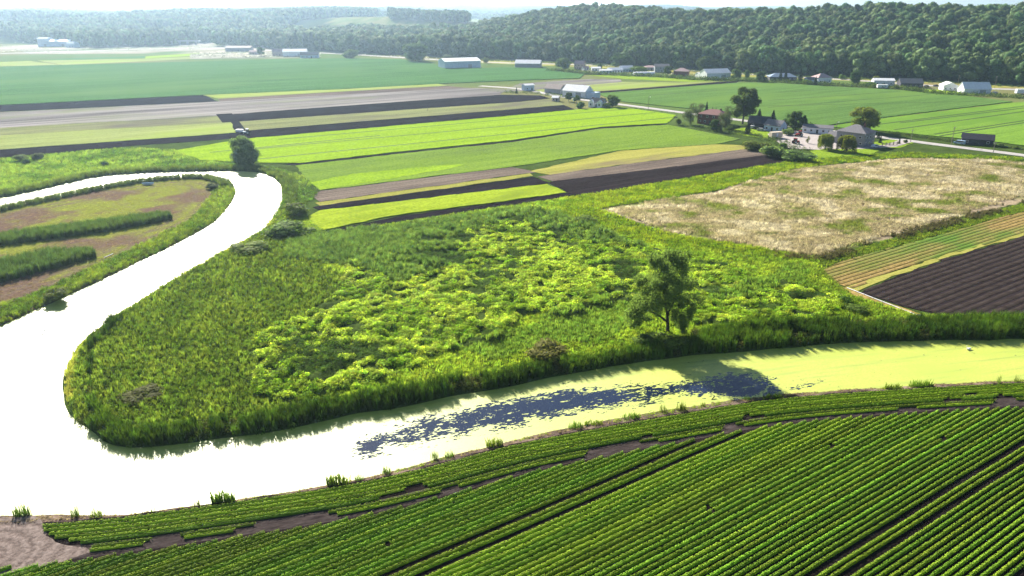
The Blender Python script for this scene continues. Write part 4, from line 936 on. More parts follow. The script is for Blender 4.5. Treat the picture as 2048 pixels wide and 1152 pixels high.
def crown_mesh(k, i, mat):
    key = (k, i, mat.name)
    if key not in _cm: _cm[key] = npmesh('crown', LIB[k][i][1][0], LIB[k][i][1][1], mat)
    return _cm[key]
DEFM = {'broad': M_LEAF, 'round': M_LEAF, 'airy': M_GREYL, 'conifer': M_PINE, 'willow': M_WILLOW, 'bush': M_BUSH}
_tc = [0]
def tree(px, base, top, wpx, kind, label, cat=None, mat=None, name=None, group=None, z=0.0):
    x, y = G(px, base); h = HG(base, top); w = wpx * MPP(base); _tc[0] += 1; i = _tc[0] % len(LIB[kind])
    name = name or {'broad': 'broadleaf_tree', 'round': 'broadleaf_tree', 'airy': 'broadleaf_tree', 'conifer': 'conifer', 'willow': 'weeping_willow', 'bush': 'shrub'}[kind]
    o = thing(name, label, cat or {'bush': 'shrub'}.get(kind, 'tree'), (x, y, z), rt.random() * 6.283, group)
    s = (w * 1.12, w * 1.12, h)
    link('stems' if kind == 'bush' else 'trunk', LIB[kind][i][0], o, sc=s); link(CNAME[kind], crown_mesh(kind, i, mat or DEFM[kind]), o, sc=s)
    return o
for a in [
    (490, 331, 272, 62, 'round', 'lone rounded pale willow on the far river bank', None, M_WILLOW, 'willow_tree'),
    (1485, 248, 176, 62, 'broad', 'tall dark broadleaf tree towering beside the brick house'),
    (1380, 249, 206, 32, 'airy', 'airy grey-green tree left of the brick house'),
    (1398, 241, 208, 28, 'airy', 'airy tree touching the left corner of the brick house roof'),
    (1411, 240, 204, 15, 'conifer', 'spruce behind the left end of the brick house'),
    (1424, 228, 214, 5, 'conifer', 'left one of two slim cedars behind the brick house roof'),
    (1431, 229, 215, 5, 'conifer', 'right one of two slim cedars behind the brick house roof'),
    (1357, 250, 234, 12, 'bush', 'dark shrub at the field corner left of the brick house'),
    (1450, 258, 211, 30, 'airy', 'pale airy tree in front of the tallest farm tree'),
    (1428, 262, 239, 20, 'round', 'dark round tree in front of the brick house'),
    (1441, 263, 242, 15, 'airy', 'thin tree at the right corner of the brick house'),
    (1464, 262, 246, 20, 'bush', 'round shrub beside the brick house drive'),
    (1495, 268, 244, 17, 'conifer', 'lone conifer on the lawn right of the brick house'),
    (1517, 243, 218, 19, 'conifer', 'dark conifer behind the dark farm shed'),
    (1544, 252, 221, 22, 'conifer', 'broad dark conifer between the dark shed and white cottage'),
    (1574, 257, 228, 24, 'airy', 'leftmost of three dark trees behind the white cottage', None, M_LEAF),
    (1591, 260, 222, 28, 'round', 'tallest of three dark trees behind the white cottage'),
    (1605, 262, 231, 18, 'broad', 'tree at the left end of the white bungalow'),
    (1575, 270, 254, 20, 'bush', 'pale green shrub right of the white cottage', None, M_WILLOW),
    (1726, 263, 216, 58, 'round', 'large round yellow-tinged tree behind the grey house', None, M_LEAFY),
    (1650, 299, 267, 36, 'willow', 'left one of two small willows before the grey house', None, M_LEAFY),
    (1692, 304, 269, 39, 'willow', 'right one of two small willows before the grey house', None, M_LEAFY),
    (1615, 287, 272, 8, 'airy', 'slim young tree standing alone in the gravel yard', None, M_RUST),
    (1512, 300, 278, 44, 'bush', 'dark wide shrub at the corner of the striped field'),
    (1545, 314, 286, 40, 'bush', 'tall pale-topped shrub at the top of the black soil plot', None, M_WILLOW),
    (1592, 322, 298, 54, 'bush', 'wide rounded shrub at the right tip of the black soil plot', None, M_WILLOW),
    (1566, 295, 284, 14, 'bush', 'small dark shrub at the edge of the gravel yard'),
    (1756, 277, 263, 9, 'conifer', 'small conifer behind the lawn right of the grey house'),
    (1760, 286, 271, 8, 'conifer', 'small conifer in front on the lawn right of the grey house'),
    (1798, 288, 274, 6, 'conifer', 'slim cedar beside the wooden yard fence'),
    (1811, 286, 277, 7, 'bush', 'small brownish shrub beside the gravel lane', None, M_RUST),
    (1225, 214, 190, 28, 'round', 'dark round tree right of the white gabled house'),
    (1214, 216, 204, 15, 'bush', 'pale shrub beside the white gabled house'),
    (1137, 203, 184, 17, 'broad', 'left tree of a group before the white barn'),
    (1153, 208, 190, 16, 'broad', 'right tree of a group before the white barn'),
    (1160, 217, 203, 17, 'round', 'round dark tree left of the white gabled house'),
    (1033, 187, 174, 6, 'conifer', 'small conifer beside the farm lane'),
    (1101, 183, 172, 14, 'bush', 'greyish tree in front of the brown-roofed barn', 'tree', M_GREYL),
    (1125, 140, 115, 29, 'round', 'dark round tree right of the pale-roofed barn'),
    (1155, 135, 104, 14, 'conifer', 'tall spruce behind the pink house'),
    (1199, 141, 127, 9, 'round', 'small round tree among the parked greenhouses'),
    (1240, 139, 106, 47, 'broad', 'spreading tree behind the white greenhouses'),
    (1279, 146, 130, 30, 'bush', 'green shrub in front of the white greenhouses'),
    (1335, 152, 131, 20, 'broad', 'tree left of the red-roofed house'),
    (1361, 138, 122, 30, 'round', 'round tree behind the red-roofed house'),
    (1416, 143, 112, 43, 'round', 'large round tree behind the long white barn'),
    (1471, 159, 138, 24, 'round', 'round dark tree right of the long white barn'),
    (1494, 156, 140, 12, 'round', 'small round tree along the main road'),
    (1523, 163, 142, 24, 'round', 'dark tree left of the blue-roofed house'),
    (1560, 162, 138, 11, 'conifer', 'blue-green spruce before the blue-roofed house'),
    (1570, 163, 140, 13, 'conifer', 'second spruce before the blue-roofed house, to the right'),
    (1599, 165, 138, 15, 'conifer', 'spruce at the right end of the blue-roofed house'),
    (1630, 171, 153, 11, 'conifer', 'small spruce before the beige house'),
    (1611, 168, 157, 18, 'bush', 'dark shrub left of the beige house'),
    (1710, 168, 142, 23, 'round', 'lone dark tree between the beige house and white shed'),
    (1683, 159, 146, 10, 'bush', 'light green shrub beside the main road'),
    (1752, 162, 150, 13, 'bush', 'light shrub behind the white shed', None, M_LEAFY),
    (1741, 173, 161, 20, 'bush', 'dark shrub left of the white shed'),
    (1822, 160, 141, 12, 'conifer', 'spruce behind the dark-roofed bungalow'),
    (831, 122, 88, 52, 'round', 'large dark tree left of the great white barn'),
    (700, 116, 98, 34, 'round', 'round tree mass standing alone on the far field edge'),
    (523, 112, 94, 18, 'broad', 'dark tree among the far pale sheds'),
    (893, 119, 107, 20, 'bush', 'grey-green shrub behind the great white barn', None, M_GREYL),
    (972, 126, 112, 10, 'bush', 'shrub right of the great white barn'),
    (1098, 720, 684, 74, 'bush', 'large rusty-topped shrub on the marsh bank', None, M_RUST),
    (607, 472, 452, 46, 'bush', 'dark shrub at the left end of the yellow-green strip'),
    (592, 430, 402, 52, 'bush', 'dark green bank shrub above the river bend'),
    (566, 470, 440, 70, 'bush', 'dark bank shrub just below the river bend'),
    (500, 503, 482, 60, 'bush', 'low bank shrub along the marsh edge of the river'),
    (285, 800, 782, 70, 'bush', 'brownish sprawling shrub in the left of the marsh', None, M_RUST),
    (1345, 694, 660, 60, 'bush', 'bright shrub at the foot of the big marsh tree'),
    (1300, 690, 668, 60, 'bush', 'shrub left of the foot of the big marsh tree'),
    (45, 322, 306, 26, 'bush', 'left shrub of a group in the left meadow', None, M_WILLOW),
    (77, 319, 303, 20, 'bush', 'right shrub of a group in the left meadow', None, M_GREYL),
    (53, 327, 314, 14, 'bush', 'small round shrub before a group in the left meadow'),
    (212, 331, 319, 13, 'bush', 'lone small shrub in the middle of the left meadow'),
    (1690, 612, 590, 26, 'bush', 'dark round bush by the orange dirt headland'),
    (1712, 624, 606, 40, 'bush', 'dark wide bush near the end of the white pipe'),
    (425, 378, 364, 22, 'bush', 'whitish shrub at the tip of the peninsula', None, M_GREYL),
    (112, 598, 574, 46, 'bush', 'dark shrub on the lower peninsula bank'),
    (1175, 445, 428, 40, 'bush', 'dark grassy bush at the top edge of the vines'),
]: tree(*a)

# the big leaning willow in the marsh
def marsh_tree():
    bx, by = G(1335, 668); s = MPP(668); sz = HG(668, 510) / (668 - 510)
    o = thing('willow_tree', 'large airy willow standing in the marsh beside the river', 'tree', (bx, by, 0))
    bl = [(1322, 530, 21), (1353, 530, 19), (1300, 556, 24), (1342, 560, 27), (1285, 586, 23), (1364, 598, 19), (1322, 596, 22), (1262, 622, 18), (1284, 634, 14), (1350, 622, 15), (1302, 524, 13), (1330, 516, 12), (1318, 572, 22), (1372, 570, 13), (1268, 604, 14), (1275, 560, 12), (1358, 640, 11)]
    B = []
    for i, (a, b, r) in enumerate(bl):
        B.append(((a - 1335) * s, (rt.random() - .5) * 5.5, (668 - b) * sz, r * s * 1.0))
    tr = MB(); fork = (-0.35, 0.1, 4.2); main = (-1.2, 0, 8.4)
    tr.tube([(0, 0, -0.3), (-0.05, 0, 1.6), fork], [0.42, 0.34, 0.28], 9); tr.tube([fork, (-0.8, 0.1, 6.3), main, (-0.9, 0.2, 13.2)], [0.27, 0.22, 0.16, 0.04], 8)
    tr.tube([(-0.1, 0, 2.6), (-1.9, 0.4, 3.9), (-3.9, 0.5, 4.9), (-6.0, 0.4, 5.4)], [0.24, 0.19, 0.13, 0.05], 8)
    tr.tube([fork, (0.5, -0.4, 7.0), (1.3, -0.6, 10.0), (1.8, -0.8, 13.2)], [0.2, 0.16, 0.1, 0.03], 7)
    for b in B:
        p = (-3.9, 0.5, 4.9) if b[0] < -5 else (main if b[2] > 8 else fork)
        tr.tube([p, ((p[0] + b[0]) / 2, (p[1] + b[1]) / 2, (p[2] + b[2]) / 2 + 0.3), b[:3]], [0.09, 0.06, 0.02], 5)
    tr.build('trunk', M_BARK, o)
    Cs = []; B2 = []
    for (cx, cy, cz, r) in B:
        for q in range(8): B2.append((cx + rt.normal() * r * .52, cy + rt.normal() * r * .6, cz + rt.normal() * r * .5, r * (0.28 + .25 * rt.random())))
    B2 += [(a, b, c_, r * 1.1) for a, b, c_, r in B]
    for (cx, cy, cz, r) in B2:
        n = int(135 * r); d = rt.normal(size=(n, 3)); d /= np.linalg.norm(d, axis=1)[:, None]; C = np.array([cx, cy, cz]) + d * (r * rt.random(n) ** 0.42)[:, None] * np.array([1.15, 1.3, 1.0]); Cs.append(C)
    C = np.concatenate(Cs); st = []
    for k in range(3): st.append(C + np.array([0, 0, -0.22 * k]) + rt.normal(size=C.shape) * 0.12)
    C = np.concatenate(st); N = rt.normal(size=C.shape) * np.array([1, 1, .5]); l = 0.24 + .2 * rt.random(len(C))
    V, F = quads(C, N, l, l * 0.42, rt)
    link('crown', npmesh('crown', V, F, leaf_mat('marsh_willow_leaf', (0.115, 0.165, 0.045), var=0.4, trans=0.42, hue=0.0)), o)
marsh_tree()

# ------------------------------------------------------------------ woods on the hills
fv = []
for i in range(8):
    tr, cr = broad(rt, 9 + i % 4, 75, 0.075, 0.22, 0.38, 0.15, 1.5, 0.88); fv.append((cr, tr.mesh('trunk', M_BARK)))
for i in range(2):
    tr, cr = conifer(rt, 420, 0.10); fv.append((cr, tr.mesh('trunk', M_BARK)))
f_crown = [npmesh('crown', c[0], c[1], M_FOREST if i < 8 else M_PINE) for i, (c, t_) in enumerate(fv)]
src_collection('wood', f_crown)
def pts_box(x0, x1, y0, y1, s):
    X, Y = np.meshgrid(np.arange(x0, x1, s), np.arange(y0, y1, s)); return X.ravel() + (rt.random(X.size) - .5) * s, Y.ravel() + (rt.random(X.size) - .5) * s
x, y = pts_box(-520, 900, 560, 1750, 10.4)
tq = (y - yb(x)) / HD; z = hill(x, y); px, py = PXL(x, y, z + 10)
k = (tq > 0) & (tq < 1.12) & (px > -60) & (px < 2130) & ~((px < 960) & (px > 560) & (tq > 0.93)) & (x > -480)
k &= ~((px > 560) & (px < 700) & (tq > 0.62) & (py < 66))
x, y, z, tq = x[k], y[k], z[k], tq[k]
n_ = len(x); hh = (15 + 10 * rt.random(n_)) * (0.85 + 0.3 * fbm(x, y, 60, 601)); ww = hh * (0.75 + 0.4 * rt.random(n_)); K = np.where(rt.random(n_) < 0.04, rt.integers(8, 10, n_), rt.integers(0, 8, n_))
front = np.argsort(np.where(tq < 0.55, np.hypot(x, y), 1e9))
px, py = PXL(x, y, z + 10); vis = np.zeros(n_, bool); cnt = 0
for i in front:
    if cnt >= 300: break
    if -5 < px[i] < 2053 and tq[i] < 0.55: vis[i] = True; cnt += 1
for i in np.where(vis)[0]:
    con = K[i] >= 8
    if tq[i] < 0.045: lab = 'tree in the front row at the foot of the wooded hill, above the houses'
    else: lab = 'tree behind the front row on the lower right slope of the wooded hill'
    if con: lab = 'pointed conifer among the broadleaf trees on the lower right of the hill'
    o = thing('conifer' if con else 'forest_tree', lab, 'tree', (x[i], y[i], z[i] - 0.3), rt.random() * 6.283, 'conifers on the wooded hill' if con else ('front row trees of the wooded hill' if tq[i] < 0.045 else 'slope trees of the wooded hill'))
    s_ = (ww[i], ww[i], hh[i]); link('crown', f_crown[K[i]], o, sc=s_); link('trunk', fv[K[i]][1], o, sc=s_)
m_ = ~vis
scatter('woodland', 'dense broadleaf woodland covering the long hill', np.stack([x[m_], y[m_], z[m_] - 0.3], 1), np.stack([ww, ww, hh], 1)[m_], rt.random(m_.sum()) * 6.283, K[m_], np.ones((m_.sum(), 3)), 'wood')
print('FOREST', n_)
# woods on the left rise
x, y = pts_box(-1750, -120, 1100, 2500, 10.5); z = hill(x, y); gx, gy = PXL(x, y, 0.0)
b2 = np.interp(gx, [-200, 0, 90, 190, 330, 420, 520, 640, 760], [78, 78, 90, 95, 92, 85, 76, 66, 58])
k = (gy < b2) & (gx > -60) & (gx < 760) & ~((x > -480) & (y < yb(x) + HD * 1.25)) & (vnoise(x, y, 170, 611) > 0.16)
x, y, z = x[k], y[k], z[k]; n_ = len(x); hh = 15 + 10 * rt.random(n_); ww = hh * (0.7 + .25 * rt.random(n_))
scatter('woodland', 'hazy woodland on the low rise at the far left', np.stack([x, y, z - .3], 1), np.stack([ww, ww, hh], 1), rt.random(n_) * 6.283, rt.integers(0, 8, n_), np.ones((n_, 3)), 'wood')
# copse on the knoll
x, y = pts_box(-330, -60, 1700, 1800, 9); z = hill(x, y); px, py = PXL(x, y, z); k = (px > 778) & (px < 938); x, y, z = x[k], y[k], z[k]; n_ = len(x); hh = 13 + 8 * rt.random(n_) + 4 * (x > -150); ww = hh * .75
scatter('copse', 'dark copse of trees on the knoll beyond the hay field', np.stack([x, y, z - .3], 1), np.stack([ww, ww, hh], 1), rt.random(n_) * 6.283, rt.integers(0, 8, n_), np.ones((n_, 3)), 'wood')
# far rolling woods
x, y = pts_box(-6500, 1400, 2300, 9000, 38); px, py = PXL(x, y, 0 * x)
k = (px > -60) & (px < 1400) & (fbm(x, y * 0.6, 420, 621) > 0.47); x, y = x[k], y[k]; z = hill(x, y); n_ = len(x); hh = 14 + 9 * rt.random(n_); ww = 30 + 16 * rt.random(n_)
scatter('woodland', 'faint blue woods rolling to the horizon', np.stack([x, y, z - .5], 1), np.stack([ww, ww, hh], 1), rt.random(n_) * 6.283, rt.integers(0, 8, n_), np.ones((n_, 3)), 'wood')
print('FAR', n_)

# ------------------------------------------------------------------ buildings
def siding(name, col, horizontal=True, pitch=0.3, var=0.12):
    m, t, o = newmat(name); co = nd(t, 'ShaderNodeTexCoord').outputs['Object']
    w = nd(t, 'ShaderNodeTexWave', bands_direction='Z' if horizontal else 'X'); w.inputs['Scale'].default_value = 1.0 / pitch / 6.283 * 2; w.inputs['Distortion'].default_value = 0.2
    t.links.new(co, w.inputs['Vector']); n = noise(t, co, 0.6, 5, 0.6)
    c = ramp(t, n, [(0.3, tuple(q * (1 - var) for q in col)), (0.7, tuple(min(.92, q * (1 + var)) for q in col))])
    bsdf(t, o, c, 0.7, 0.2, w.outputs[1], 0.25, 0.03); return m
W_WHITE = siding('white_siding', (0.74, 0.75, 0.76)); W_BLUE = siding('pale_blue_siding', (0.45, 0.55, 0.66)); W_GREY = siding('grey_siding', (0.30, 0.31, 0.33))
W_DARK = siding('dark_siding', (0.06, 0.055, 0.065)); W_BRICK = siding('red_brick', (0.16, 0.06, 0.045), True, 0.15); W_PINK = siding('pinkish_siding', (0.48, 0.38, 0.34))
W_BEIGE = siding('beige_siding', (0.60, 0.50, 0.38)); W_STONE = siding('grey_stone', (0.24, 0.235, 0.25), True, 0.4); W_METAL = siding('white_metal', (0.66, 0.68, 0.72), False, 0.5)
R_WHITE = siding('pale_metal_roof', (0.78, 0.78, 0.78), False, 0.6); R_GREY = plain('grey_shingle', (0.19, 0.18, 0.19), 0.9, 0.1, 0.2, 2); R_DARK = plain('dark_shingle', (0.075, 0.07, 0.085), 0.9, 0.1, 0.2, 2)
R_RED = plain('red_brown_shingle', (0.24, 0.13, 0.12), 0.9, 0.1, 0.18, 2); R_PINK = plain('faded_red_shingle', (0.46, 0.33, 0.32), 0.9, 0.1, 0.15, 2); R_BLUE = plain('blue_grey_shingle', (0.24, 0.31, 0.40), 0.85, 0.15, 0.15, 2)
R_BROWN = plain('brown_metal_roof', (0.33, 0.26, 0.23), 0.8, 0.2, 0.2, 1.5)
M_FRAME = plain('white_frame', (0.75, 0.75, 0.75), 0.6, 0.3, 0.05); M_DOOR = plain('dark_door', (0.05, 0.045, 0.05), 0.6, 0.3)
m, t, o = newmat('window_glass'); bsdf(t, o, (0.02, 0.025, 0.03), 0.08, 0.6); M_GLASS = m
m, t, o = newmat('greenhouse_film'); n = noise(t, nd(t, 'ShaderNodeTexCoord').outputs['Object'], 1.2, 3); bsdf(t, o, ramp(t, n, [(0.3, (0.66, 0.69, 0.72)), (0.7, (0.82, 0.84, 0.85))]), 0.45, 0.4); M_FILM = m

def openings(root, L, D, h, front=3, right=1, left=1, door=True, wh=1.1, ww=1.2, sill=1.0, storeys=1, frame=None):
    def win(cx, cy, cz, nx_, ny_):
        w = MB()
        if ny_: w.box((cx, cy, cz), (ww, 0.12, wh))
        else: w.box((cx, cy, cz), (0.12, ww, wh))
        f = w.build('window', frame or M_FRAME, root); q = MB()
        if ny_: q.box((cx, cy + ny_ * 0.05, cz), (ww - .2, 0.08, wh - .2))
        else: q.box((cx + nx_ * 0.05, cy, cz), (0.08, ww - .2, wh - .2))
        q.build('pane', M_GLASS, f)
    for st in range(storeys):
        zc = sill + wh / 2 + st * 2.7
        if zc + wh / 2 > h - 0.1: break
        slots = front + (1 if door and st == 0 else 0)
        for i in range(slots):
            cx = -L / 2 + L * (i + .5) / slots
            if door and st == 0 and i == slots // 2:
                d = MB().box((cx, -D / 2 - 0.02, 1.06), (1.0, 0.14, 2.1)).build('door', M_DOOR, root); MB().box((cx + .38, -D / 2 - 0.11, 1.0), (0.06, 0.08, 0.14)).build('handle', M_FRAME, d)
            else: win(cx, -D / 2 - 0.01, zc, 0, -1)
        for i in range(right): win(L / 2 + 0.01, -D / 2 + D * (i + .5) / right, zc, 1, 0)
        for i in range(left): win(-L / 2 - 0.01, -D / 2 + D * (i + .5) / left, zc, -1, 0)
def gable_parts(root, L, D, h, rh, wall, roof, ov=0.45, wname='wall', rname='roof', off=(0, 0), th=0.18):
    ox, oy = off
    w = MB(); prof = [(-D / 2, -0.2), (D / 2, -0.2), (D / 2, h), (0, h + rh), (-D / 2, h)]
    n = len(prof); vs = [(ox + e * L / 2, oy + a, b) for e in (-1, 1) for a, b in prof]
    w.add(vs, [tuple(range(n)), tuple(reversed(range(n, 2 * n)))] + [(i, i + n, (i + 1) % n + n, (i + 1) % n) for i in range(n)])
    w.build(wname, wall, root)
    r = MB(); sl = rh / (D / 2); a = D / 2 + ov; zl = h - ov * sl + 0.03
    prof = [(-a, zl), (0, h + rh + 0.03), (a, zl), (a, zl + th), (0, h + rh + 0.03 + th * 1.15), (-a, zl + th)]
    n = 6; X = L / 2 + ov * .7; vs = [(ox + e * X, oy + p, q) for e in (-1, 1) for p, q in prof]
    r.add(vs, [(0, 1, 4, 5), (1, 2, 3, 4), (11, 10, 7, 6), (10, 9, 8, 7)] + [(i, i + n, (i + 1) % n + n, (i + 1) % n) for i in range(n)])
    return r.build(rname, roof, root)
def hip_parts(root, L, D, h, rh, wall, roof, ov=0.5, wname='wall', rname='roof', off=(0, 0)):
    ox, oy = off
    MB().box((ox, oy, h / 2 - 0.1), (L, D, h + 0.2)).build(wname, wall, root)
    a, b = L / 2 + ov, D / 2 + ov; rl = max(0.3, (L - D) / 2)
    vs = [(ox - a, oy - b, h), (ox + a, oy - b, h), (ox + a, oy + b, h), (ox - a, oy + b, h), (ox - a, oy - b, h + .18), (ox + a, oy - b, h + .18), (ox + a, oy + b, h + .18), (ox - a, oy + b, h + .18), (ox - rl, oy, h + rh), (ox + rl, oy, h + rh)]
    vs = [(p, q, r + 0.012) for p, q, r in vs]
    return MB().add(vs, [(3, 2, 1, 0), (0, 1, 5, 4), (1, 2, 6, 5), (2, 3, 7, 6), (3, 0, 4, 7), (4, 5, 9, 8), (5, 6, 9), (6, 7, 8, 9), (7, 4, 8)]).build(rname, roof, root)
def building(name, label, cat, px, py, L, D, h, rh, rot, wall, roof, kind='gable', front=3, right=1, left=1, door=True, storeys=1, chim=False, big=False):
    x, y = G(px, py); y += D * 0.35
    o = thing(name, label, cat, (x, y, 0), R(rot))
    r = (gable_parts if kind == 'gable' else hip_parts)(o, L, D, h, rh, wall, roof)
    if chim: MB().box((L * .22, D * .08, h + rh * 0.9), (0.7, 0.7, 1.6)).build('chimney', W_BRICK, r)
    if big:
        MB().box((L * .2, -D / 2 - .03, min(h * .4, 1.9)), (4.2, .16, min(h * .8, 3.6))).build('barn_door', W_GREY, o)
        if right: MB().box((L / 2 + .03, 0, min(h * .4, 1.9)), (.16, 3.8, min(h * .8, 3.6))).build('barn_door', W_GREY, o)
    else: openings(o, L, D, h, front, right, left, door, storeys=storeys)
    return o
# farmstead by the lane
building('brick_house', 'two-storey red brick house with brown hipped roof among farm trees', 'house', 1430, 249, 15, 10, 5.3, 2.6, -38, W_BRICK, R_RED, 'hip', 4, 2, 1, True, 2, True)
building('shed', 'dark steep-roofed shed between two conifers', 'shed', 1522, 256, 11, 8, 2.8, 3.0, -30, W_DARK, R_DARK, 'gable', 1, 1, 0)
building('cottage', 'small white cottage with grey gable roof beside the gravel yard', 'house', 1553, 263, 9, 7, 3.2, 2.4, -48, W_BLUE, R_GREY, 'gable', 2, 1, 0)
building('bungalow', 'long low white bungalow at the back of the gravel yard', 'house', 1638, 267, 14.5, 7, 3.0, 1.0, -24, W_WHITE, R_GREY, 'gable', 4, 1, 1)
gh = building('grey_house', 'large two-storey grey house with hipped roof behind two willows', 'house', 1716, 291, 13.5, 11, 6.0, 3.2, -48, W_STONE, R_GREY, 'hip', 3, 3, 0, True, 2, True)
gable_parts(gh, 6, 6.5, 2.8, 1.8, W_STONE, R_GREY, wname='garage', rname='garage_roof', off=(-9.78, 0.5))
building('shed', 'dark weathered shed beside the lane at the right', 'shed', 1958, 290, 13, 6, 2.8, 2.0, -28, W_DARK, R_DARK, 'gable', 2, 1, 0)
# white gabled house and barns along the lane
wh_ = building('farmhouse', 'white house with two front gables by the lane', 'house', 1197, 214, 9, 6, 3.2, 2.2, -30, W_WHITE, R_DARK, 'gable', 2, 1, 0, True, 1, True)
for s in (-1, 1):
    a = MB(); pf = [(-1.7, -0.2), (1.7, -0.2), (1.7, 3.1), (0, 4.9), (-1.7, 3.1)]; a.v = [(s * 3.0 + p, yy, q) for yy in (-5.4, -2.6) for p, q in pf]
    a.f = [(0, 1, 2, 3, 4), (9, 8, 7, 6, 5)] + [(i, i + 5, (i + 1) % 5 + 5, (i + 1) % 5) for i in range(5)]; g_ = a.build('front_gable', W_WHITE, wh_)
    MB().box((s * 3.0, -5.42, 1.8), (0.9, .1, 1.3)).build('window', M_GLASS, g_)
wb = building('barn', 'large white-roofed barn with grey annex behind the white gabled house', 'barn', 1156, 195, 19, 11, 4.6, 3.6, -36, W_WHITE, R_WHITE, 'gable', big=True)
MB().box((13.2, -0.6, 2.0), (6.8, 8.5, 4.4)).build('annex', W_BLUE, wb)
building('barn', 'low barn with weathered brown roof left of the white-roofed barn', 'barn', 1111, 187, 14, 8.5, 3.6, 2.8, -36, W_GREY, R_BROWN, 'gable', big=True)
building('shed', 'small pale blue shed at the upper end of the lane', 'shed', 1056, 181, 8.5, 5, 4.0, 0.8, 30, W_BLUE, R_WHITE, 'gable', 1, 1, 0)
building('hut', 'tiny weathered hut beside the dirt pile by the lane', 'hut', 1112, 203, 4.5, 4, 2.6, 0.9, -20, W_PINK, R_WHITE, 'gable', 1, 0, 0)
# row along the main road
building('barn', 'great white barn with grey end wall at the edge of the hazy field', 'barn', 918, 136, 40, 22, 7.0, 2.6, 24, W_BLUE, R_WHITE, 'gable', big=True)
building('barn', 'long barn with pale roof and dark walls beside the great white barn', 'barn', 1057, 135, 27, 14, 4.2, 3.2, -10, W_GREY, R_WHITE, 'gable', big=True)
building('pink_house', 'pinkish two-storey house in front of the tall spruce', 'house', 1160, 139, 10, 8, 5.4, 3.0, -20, W_PINK, R_PINK, 'gable', 3, 2, 0, True, 2)
building('shed', 'small orange-roofed shed right of the pink house', 'shed', 1171, 141, 6, 5, 2.4, 1.6, 20, W_WHITE, R_PINK, 'gable', 1, 0, 0)
building('shed', 'low white shed with boxy front left of the greenhouses', 'shed', 1192, 142, 9, 6, 2.8, 1.0, 0, W_WHITE, R_WHITE, 'gable', 2, 0, 0)
building('shed', 'pale blue shed in front of the white greenhouses', 'shed', 1211, 147, 12, 6, 2.8, 0.9, 5, W_BLUE, R_WHITE, 'gable', 3, 0, 0)
building('greenhouse', 'white gabled greenhouse right of the pale blue shed', 'greenhouse', 1230, 146, 14, 8, 3.0, 1.8, 10, M_FILM, M_FILM, 'gable', 4, 1, 0)
building('greenhouse', 'tall pale blue greenhouse with grey end behind the shrub', 'greenhouse', 1253, 144, 13, 9, 3.6, 2.2, 22, W_BLUE, R_WHITE, 'gable', 3, 0, 1)
building('house', 'small pale-roofed house behind the hoop greenhouse', 'house', 1301, 141, 12, 8, 3.0, 1.8, -10, W_GREY, R_PINK, 'hip', 3, 1, 0)
building('house', 'dark two-storey house left of the red-roofed house', 'house', 1324, 145, 14, 9, 5.6, 2.2, -6, W_GREY, R_GREY, 'gable', 4, 1, 0, True, 2)
building('brick_house', 'red-roofed brick house left of the long white barn', 'house', 1364, 153, 13, 10, 4.6, 2.8, -22, W_BRICK, R_PINK, 'hip', 3, 2, 0, True, 1, True)
building('barn', 'long white barn with bright roof in front of the wood', 'barn', 1432, 158, 24, 13, 5.2, 3.2, 16, W_WHITE, R_WHITE, 'gable', big=True)
building('shed', 'small white lean-to left of the long white barn', 'shed', 1402, 156, 7, 7, 3.4, 1.2, 16, W_WHITE, R_WHITE, 'gable', 1, 0, 1)
building('house', 'wide low house with blue-grey hipped roof behind spruces', 'house', 1566, 161, 23, 11, 3.0, 3.0, -4, W_DARK, R_BLUE, 'hip', 5, 1, 1)
bh = building('house', 'beige house with greyish pyramid roof behind a small spruce', 'house', 1645, 166, 13, 10, 4.4, 3.2, 14, W_WHITE, R_PINK, 'hip', 2, 1, 1)
gable_parts(bh, 8, 6, 3.0, 1.6, W_BLUE, R_GREY, wname='wing', rname='wing_roof', off=(-10.6, 0.4))
building('shed', 'flat white shed with pale blue roof near the main road', 'shed', 1768, 171, 16, 8, 4.0, 1.4, -10, W_WHITE, R_WHITE, 'gable', 2, 0, 0)
dh = building('bungalow', 'dark-roofed bungalow with white windows and a deck', 'house', 1823, 175, 17, 10, 3.6, 3.0, -10, W_DARK, R_GREY, 'gable', 4, 1, 0)
MB().box((0, -7.0, 0.45), (15, 3.6, 0.9)).build('deck', W_BRICK, dh)
building('house', 'small white house with its gable end facing the field', 'house', 1900, 181, 10, 10, 3.8, 2.2, 80, W_WHITE, R_WHITE, 'gable', 0, 1, 3)
building('barn', 'white ribbed metal barn with tall bright roof at the right', 'barn', 1953, 187, 19, 11, 3.4, 4.4, -6, W_METAL, R_WHITE, 'gable', big=True)
# far left works
building('warehouse', 'hazy warehouse with white roof below the far left wood', 'warehouse', 118, 93, 36, 22, 8, 2.5, 6, W_BLUE, R_WHITE, 'gable', big=True)
building('warehouse', 'hazy blue-grey block at the left of the white-roofed warehouse', 'warehouse', 88, 93, 16, 18, 12, 1.5, 6, W_BLUE, R_BLUE, 'gable', big=True)
building('shed', 'small hazy blue shed right of the far warehouse', 'shed', 143, 95, 16, 12, 6, 2.5, -12, W_BLUE, R_BLUE, 'gable', 2, 0, 0)
building('shed', 'long pale-roofed shed above the bright far ground', 'shed', 477, 103, 36, 14, 5, 2.4, 3, W_GREY, R_BROWN, 'gable', 4, 0, 0)
building('house', 'pale house among the far sheds, left of the white hall', 'house', 556, 112, 15, 10, 5.5, 3.2, 12, W_PINK, R_PINK, 'gable', 3, 1, 1)
building('hall', 'white-roofed hall among the far sheds', 'hall', 589, 113, 30, 14, 6, 3, 8, W_WHITE, R_WHITE, 'gable', big=True)
